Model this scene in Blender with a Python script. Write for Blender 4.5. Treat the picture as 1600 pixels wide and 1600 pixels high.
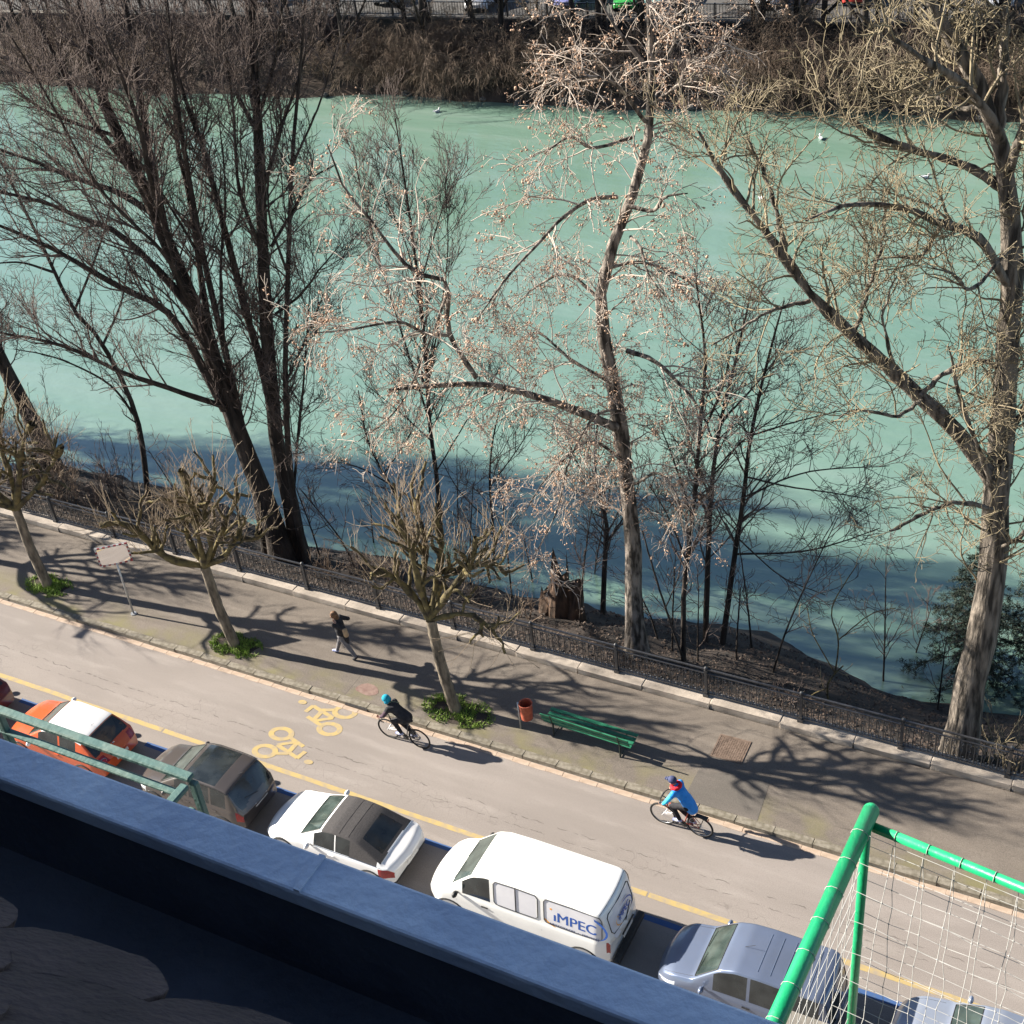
import bpy, bmesh, math, random
import numpy as np
from mathutils import Vector, Matrix
rng = np.random.default_rng(11)
random.seed(5)
scene = bpy.context.scene
for _o in list(bpy.data.objects): bpy.data.objects.remove(_o)
COL = scene.collection
# ------------------------------------------------------------------ camera, sky, sun, exposure
CAMH, FOC = 27.0, 2141.6                      # eye height above the road; focal length in photo pixels
PITCH, ROLL, YAW = (math.radians(a) for a in (35.635, 6.853, 31.155))
_fh = np.array([-math.sin(YAW), math.cos(YAW), 0.0]); _rt = np.array([math.cos(YAW), math.sin(YAW), 0.0]); _up = np.array([0, 0, 1.0])
_fw = _fh * math.cos(PITCH) - _up * math.sin(PITCH); _dn = -(_up * math.cos(PITCH) + _fh * math.sin(PITCH))
_cx = _rt * math.cos(ROLL) + _dn * math.sin(ROLL); _cy = -_rt * math.sin(ROLL) + _dn * math.cos(ROLL)
CM = np.array([_cx, _cy, _fw]).T
cam_d = bpy.data.cameras.new('camera'); cam = bpy.data.objects.new('camera', cam_d); COL.objects.link(cam)
cam.matrix_world = Matrix(((_cx[0], -_cy[0], -_fw[0], 0), (_cx[1], -_cy[1], -_fw[1], 0), (_cx[2], -_cy[2], -_fw[2], CAMH), (0, 0, 0, 1)))
cam_d.sensor_width = 36; cam_d.lens = FOC / 1600 * 36; cam_d.clip_start = 0.1; cam_d.clip_end = 2000
scene.camera = cam
SUN_EL, SUN_AZ = math.radians(27.0), math.radians(6.5)   # light travels towards +x, a little towards +y
world = bpy.data.worlds.new('World'); scene.world = world; world.use_nodes = True
_nt = world.node_tree; _nt.nodes.clear()
_sky = _nt.nodes.new('ShaderNodeTexSky'); _sky.sky_type = 'NISHITA'; _sky.sun_disc = False
_sky.sun_elevation = SUN_EL; _sky.sun_rotation = -(math.pi / 2 + SUN_AZ); _sky.altitude = 400; _sky.air_density = 0.85; _sky.dust_density = 0.4
_bg = _nt.nodes.new('ShaderNodeBackground'); _bg.inputs['Strength'].default_value = 0.05
_wo = _nt.nodes.new('ShaderNodeOutputWorld'); _nt.links.new(_sky.outputs[0], _bg.inputs[0]); _nt.links.new(_bg.outputs[0], _wo.inputs[0])
sun_d = bpy.data.lights.new('sun', 'SUN'); sun_d.energy = 5.0; sun_d.angle = math.radians(0.53); sun_d.color = (1.0, 0.92, 0.80)
sun = bpy.data.objects.new('sun', sun_d); COL.objects.link(sun); sun.location = (-30, 0, 60)
LDIR = Vector((math.cos(SUN_EL) * math.cos(SUN_AZ), math.cos(SUN_EL) * math.sin(SUN_AZ), -math.sin(SUN_EL)))
sun.rotation_euler = LDIR.to_track_quat('-Z', 'Y').to_euler()
scene.view_settings.view_transform = 'Standard'; scene.view_settings.look = 'None'
scene.view_settings.exposure = 1.72; scene.view_settings.gamma = 1.0; scene.view_settings.use_curve_mapping = False
scene.render.engine = 'CYCLES'; scene.cycles.max_bounces = 5; scene.cycles.diffuse_bounces = 2; scene.cycles.glossy_bounces = 3; scene.cycles.transparent_max_bounces = 4
# ------------------------------------------------------------------ helpers
def ray(px, py): return CM @ np.array([px - 800.0, py - 800.0, FOC])
def G(px, py, z=0.0):
    d = ray(px, py); t = (z - CAMH) / d[2]; return d * t + np.array([0, 0, CAMH])
def PX(base, px, py, d=0.0):                   # pixel direction meets the upright plane through a tree's foot
    q = ray(px, py); b = np.array(base) + _fh * d; t = (b @ _fh) / (q @ _fh); return q * t + np.array([0, 0, CAMH])
def tag(o, label=None, cat=None, group=None, kind=None):
    if label: o['label'] = label
    if cat: o['category'] = cat
    if group: o['group'] = group
    if kind: o['kind'] = kind
    return o
def empty(name, loc=(0, 0, 0), rz=0.0, label=None, cat=None, group=None):
    o = bpy.data.objects.new(name, None); COL.objects.link(o); o.location = loc; o.rotation_euler = (0, 0, rz)
    o.empty_display_size = 0.2
    return tag(o, label, cat, group)
def obj(name, me, mat=None, parent=None, loc=None):
    o = bpy.data.objects.new(name, me); COL.objects.link(o)
    if parent is not None: o.parent = parent
    if loc is not None: o.location = loc
    if mat is not None and len(me.materials) == 0: me.materials.append(mat)
    return o
def np_mesh(name, V, F, smooth=False):
    V = np.asarray(V, np.float32); F = np.asarray(F, np.int32); k = F.shape[1]
    me = bpy.data.meshes.new(name); me.vertices.add(len(V)); me.vertices.foreach_set('co', V.ravel())
    me.loops.add(F.size); me.loops.foreach_set('vertex_index', F.ravel())
    me.polygons.add(len(F)); me.polygons.foreach_set('loop_start', np.arange(0, F.size, k, dtype=np.int32))
    if smooth: me.polygons.foreach_set('use_smooth', np.ones(len(F), bool))
    me.update(calc_edges=True)
    return me
def pyd(name, V, F, smooth=False):
    me = bpy.data.meshes.new(name); me.from_pydata([tuple(map(float, v)) for v in V], [], F)
    if smooth:
        for p in me.polygons: p.use_smooth = True
    me.update(); return me
class MB:
    """collects boxes, tubes and lathes into one mesh"""
    def __init__(s): s.V = []; s.F = []
    def add(s, V, F):
        b = len(s.V); s.V += [tuple(map(float, v)) for v in V]; s.F += [tuple(int(i) + b for i in f) for f in F]; return s
    def box(s, c, d, rot=None):
        x, y, z = d[0] / 2, d[1] / 2, d[2] / 2
        P = [Vector(p) for p in ((-x, -y, -z), (x, -y, -z), (x, y, -z), (-x, y, -z), (-x, -y, z), (x, -y, z), (x, y, z), (-x, y, z))]
        if rot is not None: P = [rot @ p for p in P]
        return s.add([p + Vector(c) for p in P], [(0, 3, 2, 1), (4, 5, 6, 7), (0, 1, 5, 4), (1, 2, 6, 5), (2, 3, 7, 6), (3, 0, 4, 7)])
    def tube(s, pts, r, n=8, closed=False):
        pts = [Vector(p) for p in pts]; m = len(pts); rs = r if hasattr(r, '__len__') else [r] * m
        V = []; ref = None
        for i, p in enumerate(pts):
            if closed: t = pts[(i + 1) % m] - pts[i - 1]
            else: t = pts[min(i + 1, m - 1)] - pts[max(i - 1, 0)]
            t.normalize()
            if ref is None: ref = Vector((0, 0, 1)) if abs(t.z) < 0.9 else Vector((1, 0, 0))
            a = t.cross(ref); 
            if a.length < 1e-4: a = t.cross(Vector((0, 1, 0)))
            a.normalize(); b = a.cross(t); ref = b
            for k in range(n):
                an = 2 * math.pi * k / n; V.append(p + (a * math.cos(an) + b * math.sin(an)) * rs[i])
        F = []
        for i in range(m if closed else m - 1):
            j = (i + 1) % m
            for k in range(n): F.append((i * n + k, i * n + (k + 1) % n, j * n + (k + 1) % n, j * n + k))
        if not closed: F += [tuple(range(n))[::-1], tuple((m - 1) * n + k for k in range(n))]
        return s.add(V, F)
    def lathe(s, prof, n=16, c=(0, 0, 0), ax=None):
        V = []; F = []; m = len(prof)
        for r, z in prof:
            for k in range(n):
                a = 2 * math.pi * k / n; v = Vector((r * math.cos(a), r * math.sin(a), z))
                if ax is not None: v = ax @ v
                V.append(v + Vector(c))
        for i in range(m - 1):
            for k in range(n): F.append((i * n + k, i * n + (k + 1) % n, (i + 1) * n + (k + 1) % n, (i + 1) * n + k))
        return s.add(V, F)
    def sphere(s, c, r, n=10, m=7, sc=(1, 1, 1)):
        prof = [(max(1e-4, math.sin(math.pi * i / m)), -math.cos(math.pi * i / m)) for i in range(m + 1)]
        b = len(s.V); s.lathe(prof, n)
        for i in range(b, len(s.V)): v = s.V[i]; s.V[i] = (c[0] + v[0] * r * sc[0], c[1] + v[1] * r * sc[1], c[2] + v[2] * r * sc[2])
        return s
    def build(s, name, mat, parent=None, smooth=False, loc=None):
        return obj(name, pyd(name, s.V, s.F, smooth), mat, parent, loc)
def bevel(o, w=0.01, seg=2):
    m = o.modifiers.new('bevel', 'BEVEL'); m.width = w; m.segments = seg; m.limit_method = 'ANGLE'; return o
# ---- batches of tubes for branches: stacks P (M,n,3), R (M,n)
def tubes_np(stacks, sides):
    VV = []; FF = []; off = 0
    for (P, R), s in zip(stacks, sides):
        if len(P) == 0: continue
        M_, n, _ = P.shape
        T = np.gradient(P, axis=1); T /= np.linalg.norm(T, axis=2, keepdims=True) + 1e-9
        mean = P[:, -1] - P[:, 0]; mean /= np.linalg.norm(mean, axis=1, keepdims=True) + 1e-9
        ref = np.where(np.abs(mean[:, 2:3]) < 0.8, np.array([[0, 0, 1.0]]), np.array([[1.0, 0, 0]]))[:, None, :]
        N = np.cross(T, np.broadcast_to(ref, T.shape)); N /= np.linalg.norm(N, axis=2, keepdims=True) + 1e-9
        B = np.cross(N, T)
        a = np.arange(s) * 2 * np.pi / s
        ring = P[:, :, None, :] + R[:, :, None, None] * (np.cos(a)[None, None, :, None] * N[:, :, None, :] + np.sin(a)[None, None, :, None] * B[:, :, None, :])
        V = ring.reshape(-1, 3)
        base = (np.arange(M_)[:, None, None] * n + np.arange(n - 1)[None, :, None]) * s
        k = np.arange(s)[None, None, :]; k2 = (np.arange(s)[None, None, :] + 1) % s
        F = np.stack([base + k, base + k2, base + s + k2, base + s + k], -1).reshape(-1, 4) + off
        VV.append(V); FF.append(F); off += len(V)
    return np.concatenate(VV), np.concatenate(FF)
def spline(pts, n):
    pts = np.asarray(pts, float); m = len(pts)
    if m == 2: t = np.linspace(0, 1, n)[:, None]; return pts[0] * (1 - t) + pts[1] * t
    ext = np.vstack([2 * pts[0] - pts[1], pts, 2 * pts[-1] - pts[-2]])
    seg = np.linalg.norm(np.diff(pts, axis=0), axis=1); cum = np.concatenate([[0], np.cumsum(seg)]); out = []
    for d in np.linspace(0, cum[-1], n):
        i = min(max(np.searchsorted(cum, d) - 1, 0), m - 2); t = (d - cum[i]) / max(seg[i], 1e-9)
        p0, p1, p2, p3 = ext[i:i + 4]
        out.append(0.5 * (2 * p1 + (p2 - p0) * t + (2 * p0 - 5 * p1 + 4 * p2 - p3) * t * t + (3 * p1 - p0 - 3 * p2 + p3) * t ** 3))
    return np.array(out)
def limb(pts, r0, r1, n=16, pw=0.8):
    P = spline(pts, n); t = np.linspace(0, 1, n); return P, r1 + (r0 - r1) * (1 - t) ** pw
def stack(limbs): return np.array([l[0] for l in limbs]), np.array([l[1] for l in limbs])
def grow(par, dens, L, ang=0.7, up=0.15, wig=0.12, n=5, rr=0.55, rmax=0.05, rmin=0.006, t0=0.2, droop=0.0, lvar=0.45, tipk=0.5, minlen=0.0, bias=None):
    P, R = par
    if len(P) == 0: return np.zeros((0, n, 3)), np.zeros((0, n))
    ln = np.linalg.norm(np.diff(P, axis=1), axis=2).sum(1)
    k = np.floor(dens * ln * (1 - t0) + rng.random(len(P))).astype(int); idx = np.repeat(np.arange(len(P)), k); M_ = len(idx)
    t = t0 + (1 - t0) * rng.random(M_); f = t * (P.shape[1] - 1); i0 = np.minimum(f.astype(int), P.shape[1] - 2); fr = (f - i0)[:, None]
    pos = P[idx, i0] * (1 - fr) + P[idx, i0 + 1] * fr; T = P[idx, i0 + 1] - P[idx, i0]; T /= np.linalg.norm(T, axis=1, keepdims=True) + 1e-9
    rb = R[idx, i0] * (1 - fr[:, 0]) + R[idx, i0 + 1] * fr[:, 0]
    v = rng.normal(size=(M_, 3)); v -= (v * T).sum(1, keepdims=True) * T; v /= np.linalg.norm(v, axis=1, keepdims=True) + 1e-9
    a = ang * (0.7 + 0.6 * rng.random(M_))[:, None]; D = np.cos(a) * T + np.sin(a) * v; D[:, 2] += up
    if bias is not None: D += np.asarray(bias)[None, :]
    D /= np.linalg.norm(D, axis=1, keepdims=True)
    le = np.maximum(minlen, L * (1 - lvar + 2 * lvar * rng.random(M_)) * (1 - tipk * t)) / (n - 1)
    out = np.empty((M_, n, 3)); out[:, 0] = pos
    for j in range(1, n):
        D = D + wig * rng.normal(size=(M_, 3)); D[:, 2] += up * 0.35 - droop * j / n; D /= np.linalg.norm(D, axis=1, keepdims=True)
        pos = pos + D * le[:, None]; out[:, j] = pos
    r0 = np.maximum(np.minimum(rb * rr, rmax), rmin * 1.15); tt = np.linspace(0, 1, n)[None, :]
    return out, r0[:, None] * (1 - tt) + rmin * tt
def cat(*st):
    n = st[0][0].shape[1]; return np.concatenate([s[0] for s in st]), np.concatenate([s[1] for s in st])
def bark_noise(V, amp, sc=6.0):
    V = np.asarray(V); return V + amp * np.stack([np.sin(V[:, 2] * sc * 1.7 + V[:, 1] * sc * 3.1), np.sin(V[:, 0] * sc * 2.9 + V[:, 2] * sc * 1.3), np.zeros(len(V))], 1)
# ------------------------------------------------------------------ procedural materials
MATS = {}
def mat(name, c1, c2=None, scale=4.0, rough=0.7, bump=0.0, bscale=None, metal=0.0, spec=0.4, detail=5.0, contrast=(0.35, 0.65), coat=0.0, stretch=None, ior=None, bdist=0.02):
    m = bpy.data.materials.new(name); m.use_nodes = True; nt = m.node_tree; b = nt.nodes['Principled BSDF']; MATS[name] = m
    b.inputs['Roughness'].default_value = rough; b.inputs['Metallic'].default_value = metal; b.inputs['Specular IOR Level'].default_value = spec
    b.inputs['Coat Weight'].default_value = coat; b.inputs['Coat Roughness'].default_value = 0.04
    if ior: b.inputs['IOR'].default_value = ior
    b.inputs['Base Color'].default_value = (*c1, 1)
    tc = nt.nodes.new('ShaderNodeTexCoord'); src = tc.outputs['Object']
    if stretch:
        mp = nt.nodes.new('ShaderNodeMapping'); mp.inputs['Scale'].default_value = stretch; nt.links.new(src, mp.inputs[0]); src = mp.outputs[0]
    if c2 is not None:
        n = nt.nodes.new('ShaderNodeTexNoise'); n.inputs['Scale'].default_value = scale; n.inputs['Detail'].default_value = detail; nt.links.new(src, n.inputs['Vector'])
        r = nt.nodes.new('ShaderNodeValToRGB'); r.color_ramp.elements[0].position, r.color_ramp.elements[1].position = contrast
        r.color_ramp.elements[0].color = (*c1, 1); r.color_ramp.elements[1].color = (*c2, 1)
        nt.links.new(n.outputs['Fac'], r.inputs[0]); nt.links.new(r.outputs[0], b.inputs['Base Color'])
    if bump:
        n2 = nt.nodes.new('ShaderNodeTexNoise'); n2.inputs['Scale'].default_value = bscale or scale * 3; n2.inputs['Detail'].default_value = 6; nt.links.new(src, n2.inputs['Vector'])
        bp = nt.nodes.new('ShaderNodeBump'); bp.inputs['Strength'].default_value = bump; bp.inputs['Distance'].default_value = bdist
        nt.links.new(n2.outputs['Fac'], bp.inputs['Height']); nt.links.new(bp.outputs[0], b.inputs['Normal'])
    return m
# ------------------------------------------------------------------ materials of the place
def ground_mat(name, base, dark, light, seams=(), cracks=0.0, moss=None, rough=0.9, crack_band=None):
    m = bpy.data.materials.new(name); m.use_nodes = True; nt = m.node_tree; N = nt.nodes; Lk = nt.links.new; b = N['Principled BSDF']
    b.inputs['Roughness'].default_value = rough; b.inputs['Specular IOR Level'].default_value = 0.25
    tc = N.new('ShaderNodeTexCoord'); co = tc.outputs['Object']
    def noise(scale, detail=4, vec=co, stretch=None):
        if stretch:
            mp = N.new('ShaderNodeMapping'); mp.inputs['Scale'].default_value = stretch; Lk(vec, mp.inputs[0]); vec = mp.outputs[0]
        n = N.new('ShaderNodeTexNoise'); n.inputs['Scale'].default_value = scale; n.inputs['Detail'].default_value = detail; Lk(vec, n.inputs['Vector']); return n.outputs['Fac']
    def math_(op, a, v=None, v2=None):
        n = N.new('ShaderNodeMath'); n.operation = op
        for i, x in enumerate((a, v, v2)):
            if x is None: continue
            if isinstance(x, (int, float)): n.inputs[i].default_value = x
            else: Lk(x, n.inputs[i])
        return n.outputs[0]
    def ramp(f, lo, hi):
        n = N.new('ShaderNodeMapRange'); n.inputs['From Min'].default_value = lo; n.inputs['From Max'].default_value = hi; Lk(f, n.inputs['Value']); return n.outputs[0]
    def mix(f, a, c):
        n = N.new('ShaderNodeMix'); n.data_type = 'RGBA'
        Lk(f, n.inputs['Factor'])
        for i, x in ((6, a), (7, c)):
            if isinstance(x, tuple): n.inputs[i].default_value = (*x, 1)
            else: Lk(x, n.inputs[i])
        return n.outputs[2]
    col = mix(ramp(noise(0.45, 6, stretch=(0.5, 1.4, 1)), 0.36, 0.66), dark, base)
    col = mix(ramp(noise(1.7, 6, stretch=(0.35, 1.6, 1)), 0.52, 0.78), col, light)
    col = mix(math_('MULTIPLY', ramp(noise(1.3, 5, stretch=(0.035, 1.5, 1)), 0.48, 0.7), 0.45), col, tuple(x * 0.86 for x in dark))
    col = mix(math_('MULTIPLY', ramp(noise(16, 3), 0.55, 0.72), 0.30), col, tuple(x * 0.78 for x in dark))
    fine = noise(55, 2); col = mix(math_('MULTIPLY', ramp(fine, 0.5, 0.75), 0.35), col, tuple(x * 1.45 for x in light))
    col = mix(math_('MULTIPLY', ramp(fine, 0.5, 0.28), 0.45), col, tuple(x * 0.55 for x in dark))
    sp = N.new('ShaderNodeSeparateXYZ'); Lk(co, sp.inputs[0])
    if moss:
        f = math_('MULTIPLY', ramp(sp.outputs['Y'], moss[1], moss[0]), ramp(noise(1.1, 6), 0.44, 0.66)); col = mix(math_('MULTIPLY', f, 0.6), col, (0.17, 0.16, 0.06))
    h = fine
    wob = math_('MULTIPLY', math_('SUBTRACT', noise(3.2, 8), 0.5), 0.22)
    for (ax, p0, w, brk) in seams:
        d = math_('ABSOLUTE', math_('SUBTRACT', math_('ADD', sp.outputs[ax], wob if brk else 0.0), p0))
        f = ramp(d, w, w * 0.3)
        if brk: f = math_('MULTIPLY', f, ramp(noise(3.5, 3), 0.45, 0.56))
        col = mix(math_('MULTIPLY', f, 0.62), col, (0.06, 0.052, 0.046))
    if cracks:
        v = N.new('ShaderNodeTexVoronoi'); v.feature = 'DISTANCE_TO_EDGE'; v.inputs['Scale'].default_value = 2.6
        ds = N.new('ShaderNodeMapping'); nz = N.new('ShaderNodeTexNoise'); nz.inputs['Scale'].default_value = 3.0; nz.inputs['Detail'].default_value = 5; Lk(co, nz.inputs['Vector'])
        va = N.new('ShaderNodeVectorMath'); va.operation = 'MULTIPLY_ADD'; va.inputs[1].default_value = (0.35, 0.35, 0.0); Lk(nz.outputs['Color'], va.inputs[0]); Lk(co, va.inputs[2]); Lk(va.outputs[0], v.inputs['Vector'])
        msk = ramp(noise(0.55, 3, stretch=(0.5, 1.6, 1)), 0.54, 0.62)
        if crack_band:
            msk = math_('MULTIPLY', msk, ramp(math_('ABSOLUTE', math_('SUBTRACT', sp.outputs['Y'], crack_band[0])), crack_band[1], crack_band[1] * 0.5))
        f = math_('MULTIPLY', ramp(v.outputs['Distance'], 0.016, 0.004), msk); col = mix(math_('MULTIPLY', f, cracks), col, (0.04, 0.034, 0.03))
    Lk(col, b.inputs['Base Color'])
    bp = N.new('ShaderNodeBump'); bp.inputs['Strength'].default_value = 0.35; bp.inputs['Distance'].default_value = 0.01; Lk(h, bp.inputs['Height']); Lk(bp.outputs[0], b.inputs['Normal'])
    return m
M_road = ground_mat('asphalt_road', (0.250, 0.222, 0.204), (0.212, 0.188, 0.172), (0.280, 0.252, 0.232), seams=(('Y', 20.38, 0.02, True), ('Y', 20.05, 0.013, True)), cracks=0.32, crack_band=(20.2, 1.1))
M_pave = ground_mat('asphalt_pavement', (0.165, 0.140, 0.118), (0.130, 0.112, 0.096), (0.19, 0.165, 0.14), seams=(('X', -29.7, 0.02, False), ('X', -19.9, 0.012, False), ('X', -13.2, 0.012, True)), moss=(22.5, 23.5), cracks=0.4)
M_patch = ground_mat('asphalt_patch', (0.125, 0.112, 0.098), (0.105, 0.095, 0.085), (0.15, 0.13, 0.115))
M_farroad = mat('far_asphalt', (0.06, 0.058, 0.055), (0.09, 0.085, 0.08), 0.8, 0.9)
M_kerb = mat('kerb_granite', (0.13, 0.115, 0.085), (0.24, 0.215, 0.175), 7, 0.9, 0.5, 40)
M_gutter = mat('gutter_stone', (0.33, 0.25, 0.19), (0.42, 0.33, 0.26), 5, 0.9, 0.4, 40)
M_coping = mat('pale_stone', (0.22, 0.19, 0.162), (0.38, 0.33, 0.28), 2.5, 0.9, 0.5, 25)
M_soil = mat('bank_soil', (0.018, 0.015, 0.013), (0.055, 0.041, 0.033), 1.6, 0.95, 0.9, 9, detail=9)
M_farsoil = mat('far_bank_soil', (0.022, 0.020, 0.016), (0.10, 0.068, 0.048), 0.9, 0.95, 0.9, 4, detail=9)
M_litter = mat('leaf_litter', (0.030, 0.022, 0.018), (0.12, 0.082, 0.060), 5, 0.8, contrast=(.4, .75))
M_yellow = mat('yellow_paint', (0.38, 0.285, 0.115), (0.265, 0.222, 0.17), 5, 0.8, contrast=(0.42, 0.74), detail=10)
M_blue = mat('blue_paint', (0.035, 0.085, 0.22), (0.06, 0.10, 0.18), 8, 0.8, contrast=(0.5, 0.75))
M_iron = mat('black_iron', (0.022, 0.023, 0.027), (0.045, 0.046, 0.05), 20, 0.32, 0.15, 60, spec=0.8)
M_concrete = mat('old_concrete', (0.12, 0.115, 0.10), (0.22, 0.20, 0.175), 1.5, 0.92, 0.5, 12)
def sheet(name, pts, m, z=None, parent=None):
    V = [(p[0], p[1], z if z is not None else p[2]) for p in pts]; return obj(name, pyd(name, V, [tuple(range(len(V)))]), m, parent)
road = tag(sheet('road', [(-140, 6), (60, 6), (60, 22.2), (-140, 22.2)], M_road, 0.0), kind='structure')
pv = MB(); pv.box((-40, 24.02, -0.19), (200, 3.28, 0.62)); pavement = tag(pv.build('pavement', M_pave), kind='structure')
npv = MB(); npv.box((-40, 3.45, -0.19), (200, 5.1, 0.62)); tag(npv.build('near_pavement', M_pave), kind='structure')
q = [G(*p, 0.124) for p in ((1098, 1190), (1203, 1222), (1183, 1283), (1068, 1248))]
tag(sheet('asphalt_patch', q, M_patch, 0.124), kind='structure')
# kerb stones and the pale gutter stones, one object each
def boxmesh(name, d, bev=0.012):
    bm = bmesh.new(); bmesh.ops.create_cube(bm, size=1.0); bmesh.ops.scale(bm, vec=d, verts=bm.verts)
    if bev: bmesh.ops.bevel(bm, geom=list(bm.edges), offset=bev, segments=1, affect='EDGES')
    me = bpy.data.meshes.new(name); bm.to_mesh(me); bm.free(); return me
kme = [boxmesh('kerb_stone', (l, 0.22, 0.34), 0.012) for l in (0.994, 0.996, 0.995)]
for me in kme:
    me.materials.append(M_kerb)
    for v in me.vertices: v.co.x += random.uniform(-.006, .006); v.co.y += random.uniform(-.008, .008); v.co.z += random.uniform(-.006, .006)
for i in range(60):
    o = bpy.data.objects.new('kerb_stone', kme[i % 3]); COL.objects.link(o); o.parent = pavement
    o.location = (-47.5 + i + random.uniform(-.003, .003), 22.285 + random.uniform(-.012, .012), -0.04 + random.uniform(-.008, .008)); o.rotation_euler = (random.uniform(-.02, .02), 0, random.uniform(-.006, .006))
gme = [boxmesh('gutter_stone', (0.494, w, 0.08), 0.005) for w in (0.16, 0.15, 0.17)]
for me in gme: me.materials.append(M_gutter)
for i in range(104):
    o = bpy.data.objects.new('gutter_stone', gme[i % 3]); COL.objects.link(o); o.parent = road
    o.location = (-46.5 + i * 0.5, 22.085 + random.uniform(-.008, .008), -0.028 + random.uniform(-.004, .004)); o.rotation_euler = (0, 0, random.uniform(-.01, .01))
# painted lines
def strip(name, x0, x1, y0, y1, m, z=0.004):
    n = max(2, int((x1 - x0) / 0.5)); xs = np.linspace(x0, x1, n); V = []; F = []
    for i, x in enumerate(xs): V += [(x, y0 + random.uniform(-.008, .008), z), (x, y1 + random.uniform(-.008, .008), z)]
    for i in range(n - 1): F.append((2 * i, 2 * i + 2, 2 * i + 3, 2 * i + 1))
    return tag(obj(name, pyd(name, V, F), m, road))
for (a, b_) in ((-60, -24.2), (-24.15, -9.2), (-9.15, 20)): strip('yellow_line', a, b_, 19.25, 19.40, M_yellow)
for xg in (-33.6, -28.4, -23.55, -19.1, -14.35, -8.45, -3.3):
    strip('blue_line', xg - 0.75, xg + 0.75, 18.62, 18.78, M_blue)
strip('blue_line', -60, 20, 15.6, 15.72, M_blue)
# the two painted bicycle symbols
def bike_symbol(name, c, up, side):
    V = []; F = []; Z = []; lev = [0]
    def add(P, f):
        b0 = len(V); lev[0] += 1; V.extend(P); Z.extend([0.0042 + 0.0005 * lev[0]] * len(P)); F.extend(tuple(i + b0 for i in q) for q in f)
    def ring(cx, cy, rx0, ry0, rx1, ry1, n=30):
        P = []
        for k in range(n): a = 2 * math.pi * k / n; P += [(cx + rx0 * math.cos(a), cy + ry0 * math.sin(a)), (cx + rx1 * math.cos(a), cy + ry1 * math.sin(a))]
        add(P, [(2 * k, 2 * k + 1, (2 * k + 3) % (2 * n), (2 * k + 2) % (2 * n)) for k in range(n)])
    def bar(a, b_, w=0.13):
        a = np.array(a, float); b_ = np.array(b_, float); d = b_ - a; d /= np.linalg.norm(d); nn = np.array([-d[1], d[0]]) * w / 2; add([tuple(a - nn), tuple(b_ - nn), tuple(b_ + nn), tuple(a + nn)], [(0, 1, 2, 3)])
    ring(-0.44, 0, 0.17, 0.24, 0.33, 0.42); ring(0.44, 0, 0.17, 0.24, 0.33, 0.42)
    bar((-0.40, 0.30), (-0.16, 0.98)); bar((-0.22, 0.70), (0.30, 0.70), 0.16); bar((-0.26, 0.64), (0.06, 0.18)); bar((0.06, 0.18), (0.36, 1.10)); bar((0.38, 1.10), (0.02, 1.16), 0.15); bar((0.42, 0.36), (0.28, 0.74)); ring(0.40, 1.52, 0.0, 0.0, 0.10, 0.15, 12)
    W = [(c[0] + up[0] * y + side[0] * x, c[1] + up[1] * y + side[1] * x, z) for (x, y), z in zip(V, Z)]
    return obj(name, pyd(name, W, F), M_yellow, road)
c1 = G(527, 1126); c2 = G(427, 1160)
bike_symbol('bicycle_marking', (c1[0], c1[1]), (-0.92, -0.05), (0.05, 0.84))
bike_symbol('bicycle_marking', (c2[0], c2[1]), (0.92, 0.05), (-0.05, -0.84))
# small repair patch by the kerb, drain slot, square manhole plate
dr = MB(); dr.box((-19.35, 22.17, 0.055), (0.75, 0.05, 0.07)); dr.build('drain_slot', M_iron, pavement)
mp_ = G(575, 1078, .126); V = [(mp_[0] + 0.42 * math.cos(a) * random.uniform(.75, 1.1), mp_[1] + 0.26 * math.sin(a) * random.uniform(.75, 1.1), 0.125) for a in np.linspace(0, 2 * math.pi, 14)[:-1]]
obj('repair_patch', pyd('repair_patch', V, [tuple(range(len(V)))]), mat('reddish_repair', (0.16, 0.10, 0.085), (0.22, 0.15, 0.125), 8, 0.9), pavement)
M_rust = mat('rusty_iron', (0.115, 0.08, 0.06), (0.18, 0.13, 0.10), 12, 0.75, 0.4, 50)
gc = G(1142, 1170, 0.125); gr = empty('manhole_cover', (gc[0], gc[1], 0.118), 0.02, 'rusty square manhole cover set flush in the pavement near the green bench', 'manhole')
w = MB(); w.box((0, 0, 0.002), (0.86, 0.86, 0.012)); w.build('plate', M_rust, gr)
w = MB()
for s in (-1, 1): w.box((0, s * 0.41, 0.012), (0.86, 0.04, 0.012)); w.box((s * 0.41, 0, 0.0125), (0.04, 0.78, 0.012))
w.build('frame', M_rust, gr)
w = MB()
for k in range(13): w.box((-0.36 + k * 0.06, 0, 0.011), (0.018, 0.76, 0.008)); w.box((0, -0.36 + k * 0.06, 0.0118), (0.76, 0.018, 0.008))
tag(w.build('tread_ribs', M_rust, gr), kind='stuff')
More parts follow.
